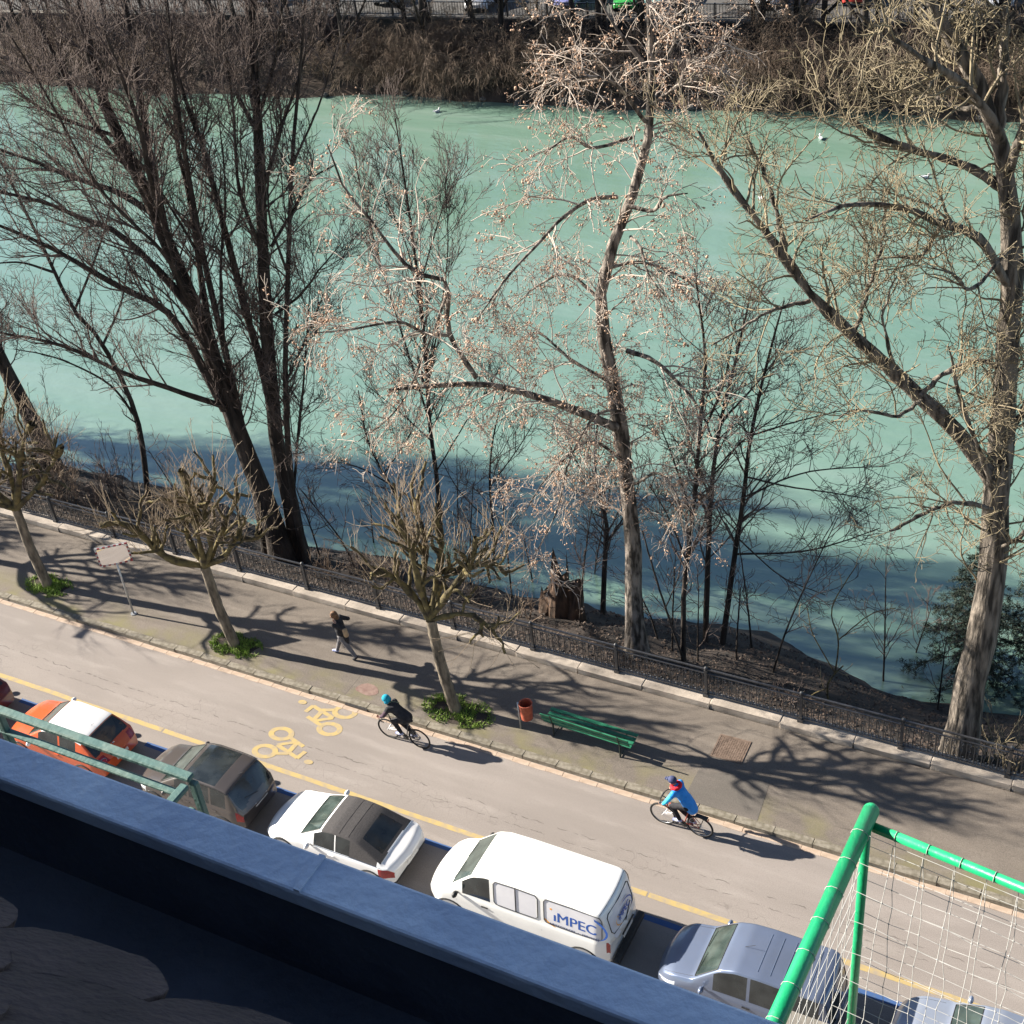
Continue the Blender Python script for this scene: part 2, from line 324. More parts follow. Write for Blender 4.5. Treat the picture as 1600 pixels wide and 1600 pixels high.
# ------------------------------------------------------------------ stone coping and iron railing
cw = empty('stone_coping_wall', (0, 25.93, 0), 0, 'low pale stone coping along the river side of the pavement under the railing', 'wall')
cme = [boxmesh('coping_stone', (1.995, 0.50, 0.40), 0.02) for _ in range(4)]
for me in cme:
    me.materials.append(M_coping)
    for v in me.vertices: v.co.x += random.uniform(-.003, .003); v.co.y += random.uniform(-.03, .03) * (v.co.y < 0); v.co.z += random.uniform(-.015, .015)
for i in range(30):
    o = bpy.data.objects.new('coping_stone', cme[i % 4]); COL.objects.link(o); o.parent = cw; o.location = (-51 + i * 2.0, 0.05 + random.uniform(-.006, .006), 0.075 + random.uniform(-.005, .005))
RY, RZ = 26.0, 0.28
rail = empty('iron_railing', (0, RY, RZ), 0, 'black wrought iron railing with scroll balusters between the pavement and the river bank', 'railing')
posts_x = [-2.15 - 2.68 * i for i in range(-3, 15)]
pm = MB(); pm.box((0, 0, 0.04), (0.15, 0.15, 0.08)); pm.box((0, 0, 0.5), (0.075, 0.075, 0.9)); pm.box((0, 0, 0.16), (0.10, 0.10, 0.05)); pm.box((0, 0, 0.93), (0.1, 0.1, 0.05)); pm.lathe([(0.03, 0.95), (0.055, 0.99), (0.05, 1.04), (0.015, 1.075), (0.001, 1.08)], 8)
pme = pyd('post', pm.V, pm.F); pme.materials.append(M_iron)
for x in posts_x: o = bpy.data.objects.new('post', pme); COL.objects.link(o); o.parent = rail; o.location = (x, 0, 0)
x0, x1 = posts_x[-1], posts_x[0]
for nm, z, hh, ww, yy in (('top_rail', 0.985, 0.035, 0.05, 0.0), ('middle_rail', 0.83, 0.03, 0.04, 0.0), ('bottom_rail', 0.10, 0.03, 0.04, 0.0)):
    w = MB(); w.box(((x0 + x1) / 2, yy, z), (x1 - x0, ww, hh)); w.build(nm, M_iron, rail)
bs = MB(); pts = []
for k in range(15):                                     # S-scroll
    t = k / 14; z = 0.13 + 0.68 * t
    pts.append((0.055 * math.sin(t * 2 * math.pi), 0, z))
bs.tube([(0, 0, .115), (0, 0, .815)], 0.014, 5)
def curl(cx, cz, r, a0, a1, n=9): return [(cx + r * (1 - 0.055 * k) * math.cos(a0 + (a1 - a0) * k / (n - 1)), 0.004, cz + r * (1 - 0.055 * k) * math.sin(a0 + (a1 - a0) * k / (n - 1))) for k in range(n)]
bs.tube(curl(0.06, 0.70, 0.058, math.pi, -math.pi * 0.55), 0.013, 4); bs.tube(curl(-0.06, 0.235, 0.058, 0, -math.pi * 1.55), 0.013, 4); bs.tube(curl(0.045, 0.47, 0.042, math.pi, -math.pi * 0.6), 0.011, 4); bs.tube([(.09, .002, .12), (.05, .002, .32), (.10, .002, .5), (.04, .002, .66), (.09, .002, .81)], .011, 4)
bme = pyd('baluster', bs.V, bs.F); bme.materials.append(M_iron)
for i in range(len(posts_x) - 1):
    for k in range(14):
        x = posts_x[i] - 2.68 * (k + 0.5) / 14
        if -36 < x < 1.5: o = bpy.data.objects.new('baluster', bme); COL.objects.link(o); o.parent = rail; o.location = (x, 0, 0)
# ------------------------------------------------------------------ banks and river
WZ = -4.5
_pn = rng.random(40) * 6.28
def wob(x, y): return 0.22 * math.sin(0.31 * x + _pn[0]) + 0.13 * math.sin(0.83 * x + 0.6 * y + _pn[1]) + 0.07 * math.sin(1.9 * x - 1.3 * y + _pn[2]) + 0.05 * math.sin(3.7 * x + 2.9 * y)
def shore_shift(x): return 1.1 * math.exp(-((x + 13) / 5) ** 2) + 0.5 * math.sin(0.16 * x + 1.0) + 0.35 * math.sin(0.45 * x)
def bank_z(x, y):
    yy = y - shore_shift(x) * min(1, max(0, (y - 27) / 4)); z = np.interp(yy, [26.2, 27.2, 29, 31, 33, 36, 40], [-0.15, -0.55, -1.5, -2.75, -4.35, -6.2, -8])
    return float(z + wob(x, y) * min(1, max(0, (y - 26.4) / 2.5)))
xs = np.linspace(-140, 60, 251); ys = np.linspace(26.2, 39, 41); V = [(x, y, bank_z(x, y)) for x in xs for y in ys]
F = [(i * 41 + j, (i + 1) * 41 + j, (i + 1) * 41 + j + 1, i * 41 + j + 1) for i in range(250) for j in range(40)]
tag(obj('river_bank', pyd('river_bank', V, F, True), M_soil), kind='structure')
def hit_bank(px, py):                                    # where a pixel's direction meets the near bank
    for s in np.linspace(26.3, 36, 400):
        d = ray(px, py); t = s / d[1]; p = d * t + np.array([0, 0, CAMH])
        if p[2] <= bank_z(p[0], s): return np.array([p[0], p[1], bank_z(p[0], p[1])])
    return G(px, py, WZ)
def far_y(x): return 84.3 + 0.112 * x + 0.5 * math.sin(0.21 * x) + 0.3 * math.sin(0.57 * x + 1)
FA = math.atan(0.112)
xs = np.linspace(-190, 70, 131); ts = np.array([-6, -2, -0.5, 0, 0.6, 1.4, 2.5, 4, 5.5, 7.4, 8.5]); zs = np.array([-8, -5.6, -4.8, -4.55, -4.0, -3.6, -3.45, -3.2, -3.05, -2.95, -2.9])
V = []
for x in xs:
    for t, z in zip(ts, zs): V.append((x, (far_y(x) if t < 5 else 84.3 + 0.112 * x) + t, z + (0.6 * wob(x * 1.3, t * 2) if 0 <= t < 6 else 0)))
n = len(ts); F = [(i * n + j, (i + 1) * n + j, (i + 1) * n + j + 1, i * n + j + 1) for i in range(130) for j in range(n - 1)]
tag(obj('far_bank', pyd('far_bank', V, F, True), M_farsoil), kind='structure')
def far_z(x, t): return float(np.interp(t, ts, zs))
# river
m = bpy.data.materials.new('river_water'); m.use_nodes = True; nt = m.node_tree; b = nt.nodes['Principled BSDF']
b.inputs['Base Color'].default_value = (0.112, 0.285, 0.205, 1); b.inputs['Roughness'].default_value = 0.06; b.inputs['IOR'].default_value = 1.7; b.inputs['Specular IOR Level'].default_value = 1.0
tc = nt.nodes.new('ShaderNodeTexCoord'); mp = nt.nodes.new('ShaderNodeMapping'); mp.inputs['Scale'].default_value = (0.55, 1.3, 1); nt.links.new(tc.outputs['Object'], mp.inputs[0])
n1 = nt.nodes.new('ShaderNodeTexNoise'); n1.inputs['Scale'].default_value = 1.6; n1.inputs['Detail'].default_value = 5; nt.links.new(mp.outputs[0], n1.inputs['Vector'])
bp = nt.nodes.new('ShaderNodeBump'); bp.inputs['Strength'].default_value = 0.32; bp.inputs['Distance'].default_value = 0.12; nt.links.new(n1.outputs['Fac'], bp.inputs['Height']); nt.links.new(bp.outputs[0], b.inputs['Normal'])
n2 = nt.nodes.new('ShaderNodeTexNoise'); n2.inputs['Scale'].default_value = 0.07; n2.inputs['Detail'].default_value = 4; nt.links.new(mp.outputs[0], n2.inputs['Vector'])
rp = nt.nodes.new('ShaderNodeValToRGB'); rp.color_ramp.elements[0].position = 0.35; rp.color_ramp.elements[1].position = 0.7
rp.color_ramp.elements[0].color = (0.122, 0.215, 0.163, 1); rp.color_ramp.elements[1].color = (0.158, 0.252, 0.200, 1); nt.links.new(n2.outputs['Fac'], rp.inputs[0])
ms = nt.nodes.new('ShaderNodeMapping'); ms.inputs['Scale'].default_value = (0.05, 0.55, 1); nt.links.new(tc.outputs['Object'], ms.inputs[0]); n3 = nt.nodes.new('ShaderNodeTexNoise'); n3.inputs['Scale'].default_value = 0.9; n3.inputs['Detail'].default_value = 7; n3.inputs['Distortion'].default_value = 0.6; nt.links.new(ms.outputs[0], n3.inputs['Vector']); r3_ = nt.nodes.new('ShaderNodeMapRange'); r3_.inputs['From Min'].default_value = 0.42; r3_.inputs['From Max'].default_value = 0.72; r3_.inputs['To Max'].default_value = 0.7; nt.links.new(n3.outputs['Fac'], r3_.inputs['Value']); m3 = nt.nodes.new('ShaderNodeMix'); m3.data_type = 'RGBA'; nt.links.new(r3_.outputs[0], m3.inputs['Factor']); nt.links.new(rp.outputs[0], m3.inputs[6]); m3.inputs[7].default_value = (0.195, 0.275, 0.232, 1); nt.links.new(m3.outputs[2], b.inputs['Base Color'])   # faint paler streaks drawn out along the river
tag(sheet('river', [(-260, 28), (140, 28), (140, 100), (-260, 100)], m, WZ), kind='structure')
# river bed under the water closes the ground; the far side street
tag(sheet('river_bed', [(-400, 0), (400, 0), (400, 400), (-400, 400)], M_soil, -8.5), kind='structure')
def FR(x, t, z): return (x, 84.3 + 0.112 * x + t, z)
tag(sheet('far_street', [FR(-260, 8.3, -1.5), FR(120, 8.3, -1.5), FR(120, 60, -1.5), FR(-260, 60, -1.5)], M_farroad), kind='structure')
# scattered dead leaves on the near bank
nl = 26000; lx = rng.uniform(-45, 4, nl); ly = 26.35 + rng.random(nl) ** 1.3 * 6.0; lz = np.array([bank_z(a, c) for a, c in zip(lx, ly)]) + 0.015
an = rng.uniform(0, 6.28, nl); s = rng.uniform(0.014, 0.04, nl); tl = rng.normal(0, 0.35, (nl, 2))
dx = np.stack([np.cos(an), np.sin(an), tl[:, 0]], 1) * s[:, None]; dy = np.stack([-np.sin(an), np.cos(an), tl[:, 1]], 1) * s[:, None] * 0.7; c = np.stack([lx, ly, lz + 0.02], 1)
V = np.stack([c - dx - dy, c + dx - dy, c + dx + dy, c - dx + dy], 1).reshape(-1, 3); F = np.arange(4 * nl).reshape(-1, 4)
tag(obj('fallen_leaves', np_mesh('fallen_leaves', V, F), M_litter), 'brown fallen leaves scattered over the river bank behind the railing', 'leaves', kind='stuff')
# ------------------------------------------------------------------ the house we look out of: roof edge, gutter, terraces
M_zinc = mat('zinc_capping', (0.42, 0.49, 0.63), (0.62, 0.69, 0.80), 4, 0.55, 0.35, 30, metal=0.1, detail=8)
M_zincdark = mat('dark_gutter_metal', (0.055, 0.062, 0.085), (0.09, 0.10, 0.13), 4, 0.6, 0.3, 30)
M_tile = mat('brown_roof_tile', (0.040, 0.030, 0.034), (0.085, 0.062, 0.066), 5, 0.9, 0.7, 45, detail=9)
M_render = mat('facade_render', (0.42, 0.38, 0.32), (0.5, 0.46, 0.4), 1.2, 0.9, 0.2, 30)
M_greenrail = mat('green_railing_paint', (0.075, 0.145, 0.135), (0.15, 0.205, 0.18), 9, 0.5, 0.2, 40, contrast=(0.5, 0.75))
M_goal = mat('green_goal_paint', (0.0, 0.27, 0.105), (0.02, 0.33, 0.14), 7, 0.38, 0.1, 60, coat=0.25, detail=9)
M_net = mat('white_net_cord', (0.34, 0.34, 0.33), (0.48, 0.48, 0.47), 20, 0.8)
hb = empty('apartment_house', (3.2, 1.1, 0), 0, 'tall rendered house whose tiled roof edge and zinc ledge fill the foreground', 'building')
hb_off = Vector((3.2, 1.1, 0))
def hpart(mb, name, m, smooth=False):
    mb.V = [(v[0] - hb_off.x, v[1] - hb_off.y, v[2]) for v in mb.V]; return mb.build(name, m, hb, smooth)
w = MB(); w.box((3.25, -5.0, 12.45), (23.5, 12.2, 24.9)); hpart(w, 'wall', M_render)
LZ, LY0, LY1 = 25.2, 1.068, 1.152
w = MB(); w.box((3.25, (LY0 + LY1) / 2, LZ - 0.02), (23.6, LY1 - LY0, 0.04)); bevel(hpart(w, 'ledge_capping', M_zinc), 0.006, 2)
for k in range(-4, 7):
    w = MB(); w.box((k * 2.0 + 0.85, (LY0 + LY1) / 2, LZ + 0.0015), (0.012, LY1 - LY0 - 0.004, 0.006)); hpart(w, 'capping_seam', M_zinc)
w = MB(); w.box((3.25, 1.112, 25.03), (23.4, 0.05, 0.255)); hpart(w, 'upstand', M_zincdark)
eave = G(200, 1512, 25.40); EY, EZ = eave[1], eave[2]
w = MB(); w.add([(-8.4, EY - 0.1, 24.93), (15, EY - 0.1, 24.93), (15, 1.09, 24.93), (-8.4, 1.09, 24.93)], [(0, 1, 2, 3)]); hpart(w, 'gutter_floor', M_zincdark)
SL = math.radians(48); up_y, up_z = -math.cos(SL), math.sin(SL)
w = MB(); ry1, rz1 = EY + 2.4 * up_y, EZ + 2.4 * up_z
w.add([(-8.4, EY - 0.05, 24.94), (15, EY - 0.05, 24.94), (15, EY - 0.045, EZ - 0.04), (-8.4, EY - 0.045, EZ - 0.04)], [(0, 1, 2, 3)]); hpart(w, 'eave_board', M_zincdark)
cam_gap = 0.9
w = MB(); w.add([(-8.4, EY, EZ - 0.05), (15, EY, EZ - 0.05), (15, EY + cam_gap * up_y, EZ - 0.05 + cam_gap * up_z), (-8.4, EY + cam_gap * up_y, EZ - 0.05 + cam_gap * up_z)], [(0, 1, 2, 3)]); roof = hpart(w, 'roof', M_tile)
# round-ended tiles
TW, TL_ = 0.285, 0.36
prof = [(-TW / 2 + 0.003, TL_)] + [(-(TW / 2 - 0.003) * math.cos(a), -(TW * 0.40) * math.sin(a) + TW * 0.42) for a in np.linspace(0, math.pi, 15)] + [(TW / 2 - 0.003, TL_)]
n = len(prof); V = [(x, y, 0.009) for x, y in prof] + [(x, y, -0.009) for x, y in prof]; F = [tuple(range(n)), tuple(range(2 * n - 1, n - 1, -1))] + [(i, n + i, n + (i + 1) % n, (i + 1) % n) for i in range(n)]
tmes = []
for k in range(4):
    V2 = [(x + random.uniform(-.003, .003), y + random.uniform(-.006, .006), z + random.uniform(-.002, .002)) for x, y, z in V]; me = pyd('roof_tile', V2, F); me.materials.append(M_tile); tmes.append(me)
tx0 = eave[0] - 0.02
for r in range(4):
    for k in range(-7, 9):
        o = bpy.data.objects.new('roof_tile', tmes[(r + k) % 4]); COL.objects.link(o); o.parent = roof
        d = r * 0.155 - 0.03; yy = EY + d * up_y; zz = EZ + d * up_z
        o.location = (tx0 + k * TW + (TW / 2 if r % 2 else 0) - hb_off.x, yy - hb_off.y, zz + 0.008 + random.uniform(-.003, .003))
        o.rotation_euler = (math.pi - SL - 0.05, 0, 0); o.rotation_euler = (SL - 0.06, 0, math.pi); 
# unseen gable block, added beside the window to shade the ledge
w = MB(); w.add([(-5.6, 1.158, 25.21), (-2.48, 1.158, 25.21), (-2.48, 1.158, 28.2), (-4.04, 1.158, 30.4), (-5.6, 1.158, 28.2), (-5.6, -8, 25.21), (-2.48, -8, 25.21), (-2.48, -8, 28.2), (-4.04, -8, 30.4), (-5.6, -8, 28.2)],
                [(0, 1, 2, 3, 4), (9, 8, 7, 6, 5), (1, 6, 7, 2), (2, 7, 8, 3), (3, 8, 9, 4), (4, 9, 5, 0), (0, 5, 6, 1)]); hpart(w, 'shade_gable', M_render)
w = MB(); w.box((4.6, -5.2, 27.0), (20, 6.5, 4.2)); hpart(w, 'attic_storey', M_render)
for nm, xa, xb in (('terrace_slab', -8.3, -2.2), ('terrace_slab', -0.75, 4.0)):
    yb = 2.0 if xa < -3 else 2.58
    w = MB(); w.box(((xa + xb) / 2, (1.1 + yb) / 2 + 0.002, 22.95), (xb - xa, yb - 1.1, 0.2)); hpart(w, nm, M_concrete)
# green terrace railing
ra = G(0, 1107, 24.2); rb = G(312, 1213, 24.2); RYb = (ra[1] + rb[1]) / 2
gr_ = empty('terrace_railing', (rb[0] - .06, RYb, 23.05), 0, 'weathered green metal terrace railing just beyond the zinc ledge', 'railing')
def gpart(name, f): w = MB(); f(w); return bevel(w.build(name, M_greenrail, gr_), 0.004, 1)
Lr = 5.8
gpart('top_rail', lambda w: w.box((-Lr / 2 + 0.03, 0, 1.135), (Lr, 0.029, 0.018)))
gpart('top_rail', lambda w: w.box((0.031, -0.43, 1.1345), (0.029, 0.80, 0.018)))
gpart('lower_rail', lambda w: w.box((-Lr / 2, 0.0, 1.04), (Lr - 0.06, 0.024, 0.014)))
gpart('lower_rail', lambda w: w.box((0.031, -0.42, 1.0395), (0.024, 0.78, 0.014)))
gpart('bottom_rail', lambda w: w.box((-Lr / 2, 0.0, 0.1), (Lr - 0.06, 0.04, 0.022)))
for x in (0.031, -0.74, -1.5, -2.9, -4.3, -5.7): gpart('post', lambda w: w.box((x, 0.0, 0.56), (0.026, 0.022, 1.12)))
for k in range(40):
    if k % 5: gpart('bar', lambda w: w.box((-0.14 * k - 0.05, 0.0, 0.545), (0.012, 0.012, 0.87)))
# small football goal with its net
gC = G(1355, 1280, 24.2); goal = empty('football_goal', (gC[0], gC[1], 23.05), 0.0, 'green tubular football goal with white net standing on the terrace', 'goal')
gh = 24.2 - 23.05
ga = G(1215, 1590, 24.2) - gC; gb = G(1600, 1380, 24.2) - gC
ang_a = np.array([ga[0], ga[1], 0]); ang_a /= np.linalg.norm(ang_a); ang_b = np.array([gb[0], gb[1], 0]); ang_b /= np.linalg.norm(ang_b)
D1, D2 = 1.15, 1.9
A = ang_a * D1; Bv = ang_b * D2; H_ = np.array([0, 0, gh])
def gt(name, pts, r, m=M_goal): w = MB(); w.tube(pts, r, 14); return w.build(name, m, goal, True)
gt('crossbar', [H_ - ang_a * 0.03, H_ + A], 0.0225)
gt('top_bar', [H_ + np.array([0, 0, -0.02]) + ang_b * 0.02, H_ + Bv + np.array([0, 0, -0.02])], 0.0135)
gt('post', [(0, 0, 0), (0, 0, gh - 0.02)], 0.0128); gt('post', [tuple(Bv), tuple(Bv + H_)], 0.0145)
gt('front_post', [tuple(A), tuple(A + H_)], 0.027); gt('base_bar', [(0, 0, 0.018), tuple(A + np.array([0, 0, 0.018]))], 0.016); gt('base_bar', [(0, 0, 0.0185), tuple(Bv + np.array([0, 0, 0.0185]))], 0.016)
w = MB(); w.sphere(tuple(H_ - ang_a * 0.03), 0.0224, 12, 8); w.build('end_cap', M_goal, goal, True)
def net(name, O, U, W_, nu, nw, sag, amp):
    lines = []; O = np.array(O, float); U = np.array(U, float); W_ = np.array(W_, float); nrm = np.cross(U, W_); nrm /= np.linalg.norm(nrm)
    ph = rng.normal(0, 1, (nu + 1, nw + 1, 2)); P = np.zeros((nu + 1, nw + 1, 3))
    for i in range(nu + 1):
        for j in range(nw + 1):
            u, v = i / nu, j / nw; k = math.sin(math.pi * v) ** 0.7
            P[i, j] = O + U * (u + ph[i, j, 0] * amp / nu * k) + W_ * (v + ph[i, j, 1] * amp / nw * k) + nrm * sag * math.sin(math.pi * v) * (0.6 + 0.4 * math.sin(5 * u)) - np.array([0, 0, 0.018 * math.sin(math.pi * u * nu) ** 2])
    r = 0.0009; w = MB()
    for i in range(nu + 1): w.tube(spline(P[i], nw * 2 + 1), r, 4)
    for j in range(nw + 1): w.tube(spline(P[:, j], nu * 2 + 1), r, 4)
    for i in range(1, nu):
        for j in range(1, nw): w.sphere(tuple(P[i, j]), 0.0026, 5, 4)
    return tag(w.build(name, M_net, goal), kind='stuff')
net('outer_net', H_ + np.array([0, 0, -0.03]), Bv, (0, 0, -gh + 0.06), 24, 15, 0.03, 0.045)
net('side_net', H_ + np.array([0, 0, -0.03]), A, (0, 0, -gh + 0.06), 15, 13, -0.02, 0.045)
net('slope_net', H_ + np.array([0, 0, -0.035]) + ang_a * 0.02, Bv, ang_a * 0.55 + np.array([0, 0, -gh + 0.1]), 24, 14, 0.06, 0.06)
w = MB()
for k in range(11):                                      # cord loops tying the net to the thick bar
    c = H_ + ang_a * (0.06 + k * 0.1); w.tube([c + 0.0238 * np.array([-ang_a[1] * math.cos(t), ang_a[0] * math.cos(t), math.sin(t)]) for t in np.linspace(0, 2 * math.pi, 11)[:-1]], 0.0009, 4, True)
for k in range(14):
    c = H_ + np.array([0, 0, -0.02]) + ang_b * (0.08 + k * 0.085); w.tube([c + 0.0148 * np.array([-ang_b[1] * math.cos(t), ang_b[0] * math.cos(t), math.sin(t)]) for t in np.linspace(0, 2 * math.pi, 11)[:-1]], 0.0009, 4, True)
tag(w.build('net_ties', M_net, goal), kind='stuff')
# ------------------------------------------------------------------ trees
M_barkdark = mat('dark_bark', (0.015, 0.012, 0.010), (0.062, 0.048, 0.040), 5.0, 0.95, 1.0, 12, bdist=0.08, stretch=(1, 1, 0.25), detail=8)
M_barkgrey = mat('grey_furrowed_bark', (0.034, 0.029, 0.024), (0.205, 0.175, 0.145), 7.0, 0.95, 1.0, 9, stretch=(1, 1, 0.16), detail=8, bdist=0.12, contrast=(0.38, 0.6))
M_barkpale = mat('plane_bark', (0.036, 0.030, 0.025), (0.25, 0.215, 0.185), 6.5, 0.9, 0.8, 14, stretch=(1, 1, 0.3), detail=8, bdist=.06, contrast=(.42, .62))
M_barkpollard = mat('pollard_bark', (0.055, 0.046, 0.036), (0.24, 0.20, 0.15), 6.0, 0.95, 0.8, 20, stretch=(1, 1, 0.35), detail=8)
M_moss = mat('mossy_limb', (0.036, 0.029, 0.021), (0.155, 0.125, 0.052), 5.0, 0.95, 0.8, 24, detail=6)
M_twigdark = mat('dark_twigs', (0.075, 0.056, 0.050), (0.13, 0.10, 0.088), 1.4, 0.9)
M_twiggrey = mat('lichen_twigs', (0.15, 0.122, 0.085), (0.27, 0.225, 0.14), 1.6, 0.9)
M_twigpale = mat('pale_twigs', (0.30, 0.25, 0.21), (0.50, 0.43, 0.37), 1.4, 0.9)
M_shoot = mat('pollard_shoots', (0.17, 0.13, 0.09), (0.30, 0.235, 0.165), 3.0, 0.85)
M_bud = mat('tan_seed_clusters', (0.34, 0.215, 0.145), (0.55, 0.38, 0.27), 6.0, 0.85)
M_willow = mat('willow_twigs', (0.085, 0.062, 0.048), (0.20, 0.145, 0.105), 0.9, 0.9)
M_needle = mat('dark_needles', (0.010, 0.020, 0.014), (0.030, 0.05, 0.032), 3, 0.7)
def buds(st, k, size, spread=0.03):                     # seed balls and curled leaves in uneven clusters on the twigs
    P = st[0][:, 1:].reshape(-1, 3); nc = k // 5; cc_ = P[rng.integers(0, len(P), nc)]; cs = rng.gamma(2.0, .5, nc); ii = rng.choice(nc, k, p=cs / cs.sum()); c = cc_[ii] + rng.normal(0, spread, (k, 3)) * (.6 + cs[ii])[:, None]
    a = rng.normal(size=(k, 3)); a /= np.linalg.norm(a, axis=1, keepdims=True); b_ = np.cross(a, rng.normal(size=(k, 3))); b_ /= np.linalg.norm(b_, axis=1, keepdims=True); s = size * (rng.gamma(3.0, .33, k) + .15)[:, None]
    a = a * s; b_ = b_ * s * rng.uniform(.35, .9, k)[:, None]; cc = np.cross(a, b_) / s
    V = np.stack([c - a, c + b_, c + a, c - b_, c + cc * 0.8, c - cc * 0.8], 1).reshape(-1, 3)
    t = np.array([[0, 1, 4], [1, 2, 4], [2, 3, 4], [3, 0, 4], [1, 0, 5], [2, 1, 5], [3, 2, 5], [0, 3, 5]]); F = (np.arange(k)[:, None, None] * 6 + t[None]).reshape(-1, 3)
    return V, F
def build_tree(name, base, trunk_st, crown_sts, sides, m_trunk, m_crown, label, group=None, bud=None, amp=0.012, cat_='tree', m_bud=None):
    base = np.array(base, float); root = empty(name, tuple(base), 0, label, cat_, group)
    V, F = tubes_np([trunk_st], [9]); V = bark_noise(V, amp) - base
    obj('trunk', np_mesh('trunk', V, F, True), m_trunk, root)
    V, F = tubes_np(crown_sts, sides); obj('crown', np_mesh('crown', V - base, F), m_crown, root)
    if bud is not None: V, F = bud; obj('seed_clusters', np_mesh('seed_clusters', V - base, F), m_bud or M_bud, root)
    return root
def flare(P, R, k=0.5):                                   # root flare at the foot
    R = R.copy(); t = np.linspace(0, 1, len(R)); R *= 1 + k * np.exp(-t * 22); return P, R
def plimb(base, pts, r0, r1, n=16, d0=0.0, d1=0.0):
    m = len(pts); return limb([PX(base, p[0], p[1], d0 + (d1 - d0) * i / max(1, m - 1) + (p[2] if len(p) > 2 else 0)) for i, p in enumerate(pts)], r0, r1, n)
N = 16
def sink(pts, dz=0.25): p = [np.array(q) for q in pts]; return [p[0] - np.array([0, 0, dz])] + p
# --- left pair of dark trees leaning over the river
bA = hit_bank(440, 872)
tA = flare(*plimb(bA, [(446, 885), (420, 800), (378, 690), (345, 598), (303, 478), (262, 381), (225, 292), (172, 186), (135, 60), (110, -80)], 0.37, 0.08, N, 0, 1.5))
limA = [plimb(bA, l, r0 * 1.1, r1, N, a, c) for l, r0, r1, a, c in (
    ([(350, 640), (270, 497), (187, 449), (75, 385), (-20, 345)], .13, .035, .2, -1.0), ([(305, 490), (244, 419), (180, 362), (124, 340), (71, 317), (-20, 295)], .12, .03, .5, 2.0),
    ([(240, 335), (187, 302), (112, 276), (37, 246), (-30, 225)], .10, .025, 1.0, 3.0), ([(180, 212), (110, 190), (67, 171), (22, 137)], .06, .02, 1.2, .5),
    ([(352, 636), (262, 606), (187, 580), (94, 539), (-10, 518)], .09, .03, .1, -2.0), ([(262, 381), (235, 250), (215, 120), (190, -30)], .13, .04, .8, 2.5), ([(285, 440), (240, 300), (215, 190), (160, 40)], .10, .03, .8, -1.2),
    ([(225, 292), (130, 170), (60, 40), (10, -40)], .09, .03, 1.0, 3), ([(300, 470), (255, 395), (160, 300), (90, 180), (20, 60)], .06, .02, .4, -2.5))]
bA2 = hit_bank(466, 874)
tA2 = flare(*plimb(bA2, [(472, 888), (452, 780), (431, 680), (416, 494), (409, 344), (404, 212), (398, 120), (392, -60)], 0.30, 0.08, N, 0, .8))
limA2 = [plimb(bA2, l, r0 * 1.15, r1, N, a, c) for l, r0, r1, a, c in (
    ([(440, 720), (412, 584), (386, 494), (360, 392), (330, 280), (311, 212), (278, 120), (260, 0)], .13, .03, .1, 1.2), ([(352, 600), (326, 505), (311, 411), (296, 310), (277, 224), (270, 120), (255, -40)], .10, .025, .2, 2.5),
    ([(424, 385), (460, 325), (487, 280), (525, 257)], .05, .015, .3, -1), ([(431, 490), (470, 460), (500, 420), (530, 385)], .045, .012, .3, -1.5), ([(409, 300), (440, 200), (470, 110), (490, 20)], .06, .02, .5, 1),
    ([(404, 212), (360, 120), (340, 0)], .07, .02, .6, 2), ([(412, 400), (375, 300), (365, 180), (350, 60)], .06, .02, .5, -1), ([(405, 180), (430, 90), (445, -20)], .06, .02, .6, 0), ([(455, 800), (470, 640), (480, 520), (486, 430)], .05, .012, 0, -.6))]
def crown_of(lims, d1, L1, d2, L2, d3, L3, up=.2, droop=0, rm=.006, wig=.13, ang=.75, t0=.25):
    st = stack(lims) if isinstance(lims, list) else lims
    g1 = grow(st, d1, L1, ang, up, wig, 8, .5, .035, rm * 1.6, t0, droop); g2 = grow(g1, d2, L2, ang, up, wig * 1.2, 6, .6, .014, rm * 1.2, .15, droop); g3 = grow(g2, d3, L3, ang, up * .6, wig * 1.4, 4, .7, .008, rm, .1, droop); g4 = grow(g3, d3, L3 * .55, ang, up * .5, wig * 1.4, 3, .8, .007, rm * .9, .1, droop)
    return g1, g2, g3, g4
def thin(name, foot, pts, r0, lims, label, dens=(3.4, 2.0, 3.8, 1.0, 3.6, .5), mt=None, mc=None, up=.1, r1=.02, **k):
    b_ = hit_bank(*foot); t = plimb(b_, [(foot[0], foot[1] + 8)] + pts, r0, r1, N, 0, .4); ls = [plimb(b_, l, rr, .012, N, .05, c) for l, rr, c in lims]
    g = crown_of([t] + ls, *dens, up=up, **k); return build_tree(name, b_, stack([t] + ls), g, [4, 3, 3, 3], mt or M_barkdark, mc or M_twigdark, label, amp=.006)
gA = crown_of([tA] + limA, 3.4, 2.7, 4.2, 1.3, 4.2, .62, .18)
build_tree('riverside_tree', bA, stack([tA] + limA), gA, [5, 3, 3, 3], M_barkdark, M_twigdark, 'tall dark multi-limbed bare tree leaning left over the river, limbs spreading low', amp=.014)
gA2 = crown_of([tA2] + limA2, 3.6, 2.4, 4.2, 1.25, 4.2, .6, .22)
build_tree('riverside_tree', bA2, stack([tA2] + limA2), gA2, [5, 3, 3, 3], M_barkdark, M_twigdark, 'tall dark bare tree with straight twin stems beside the leaning one', amp=.012)
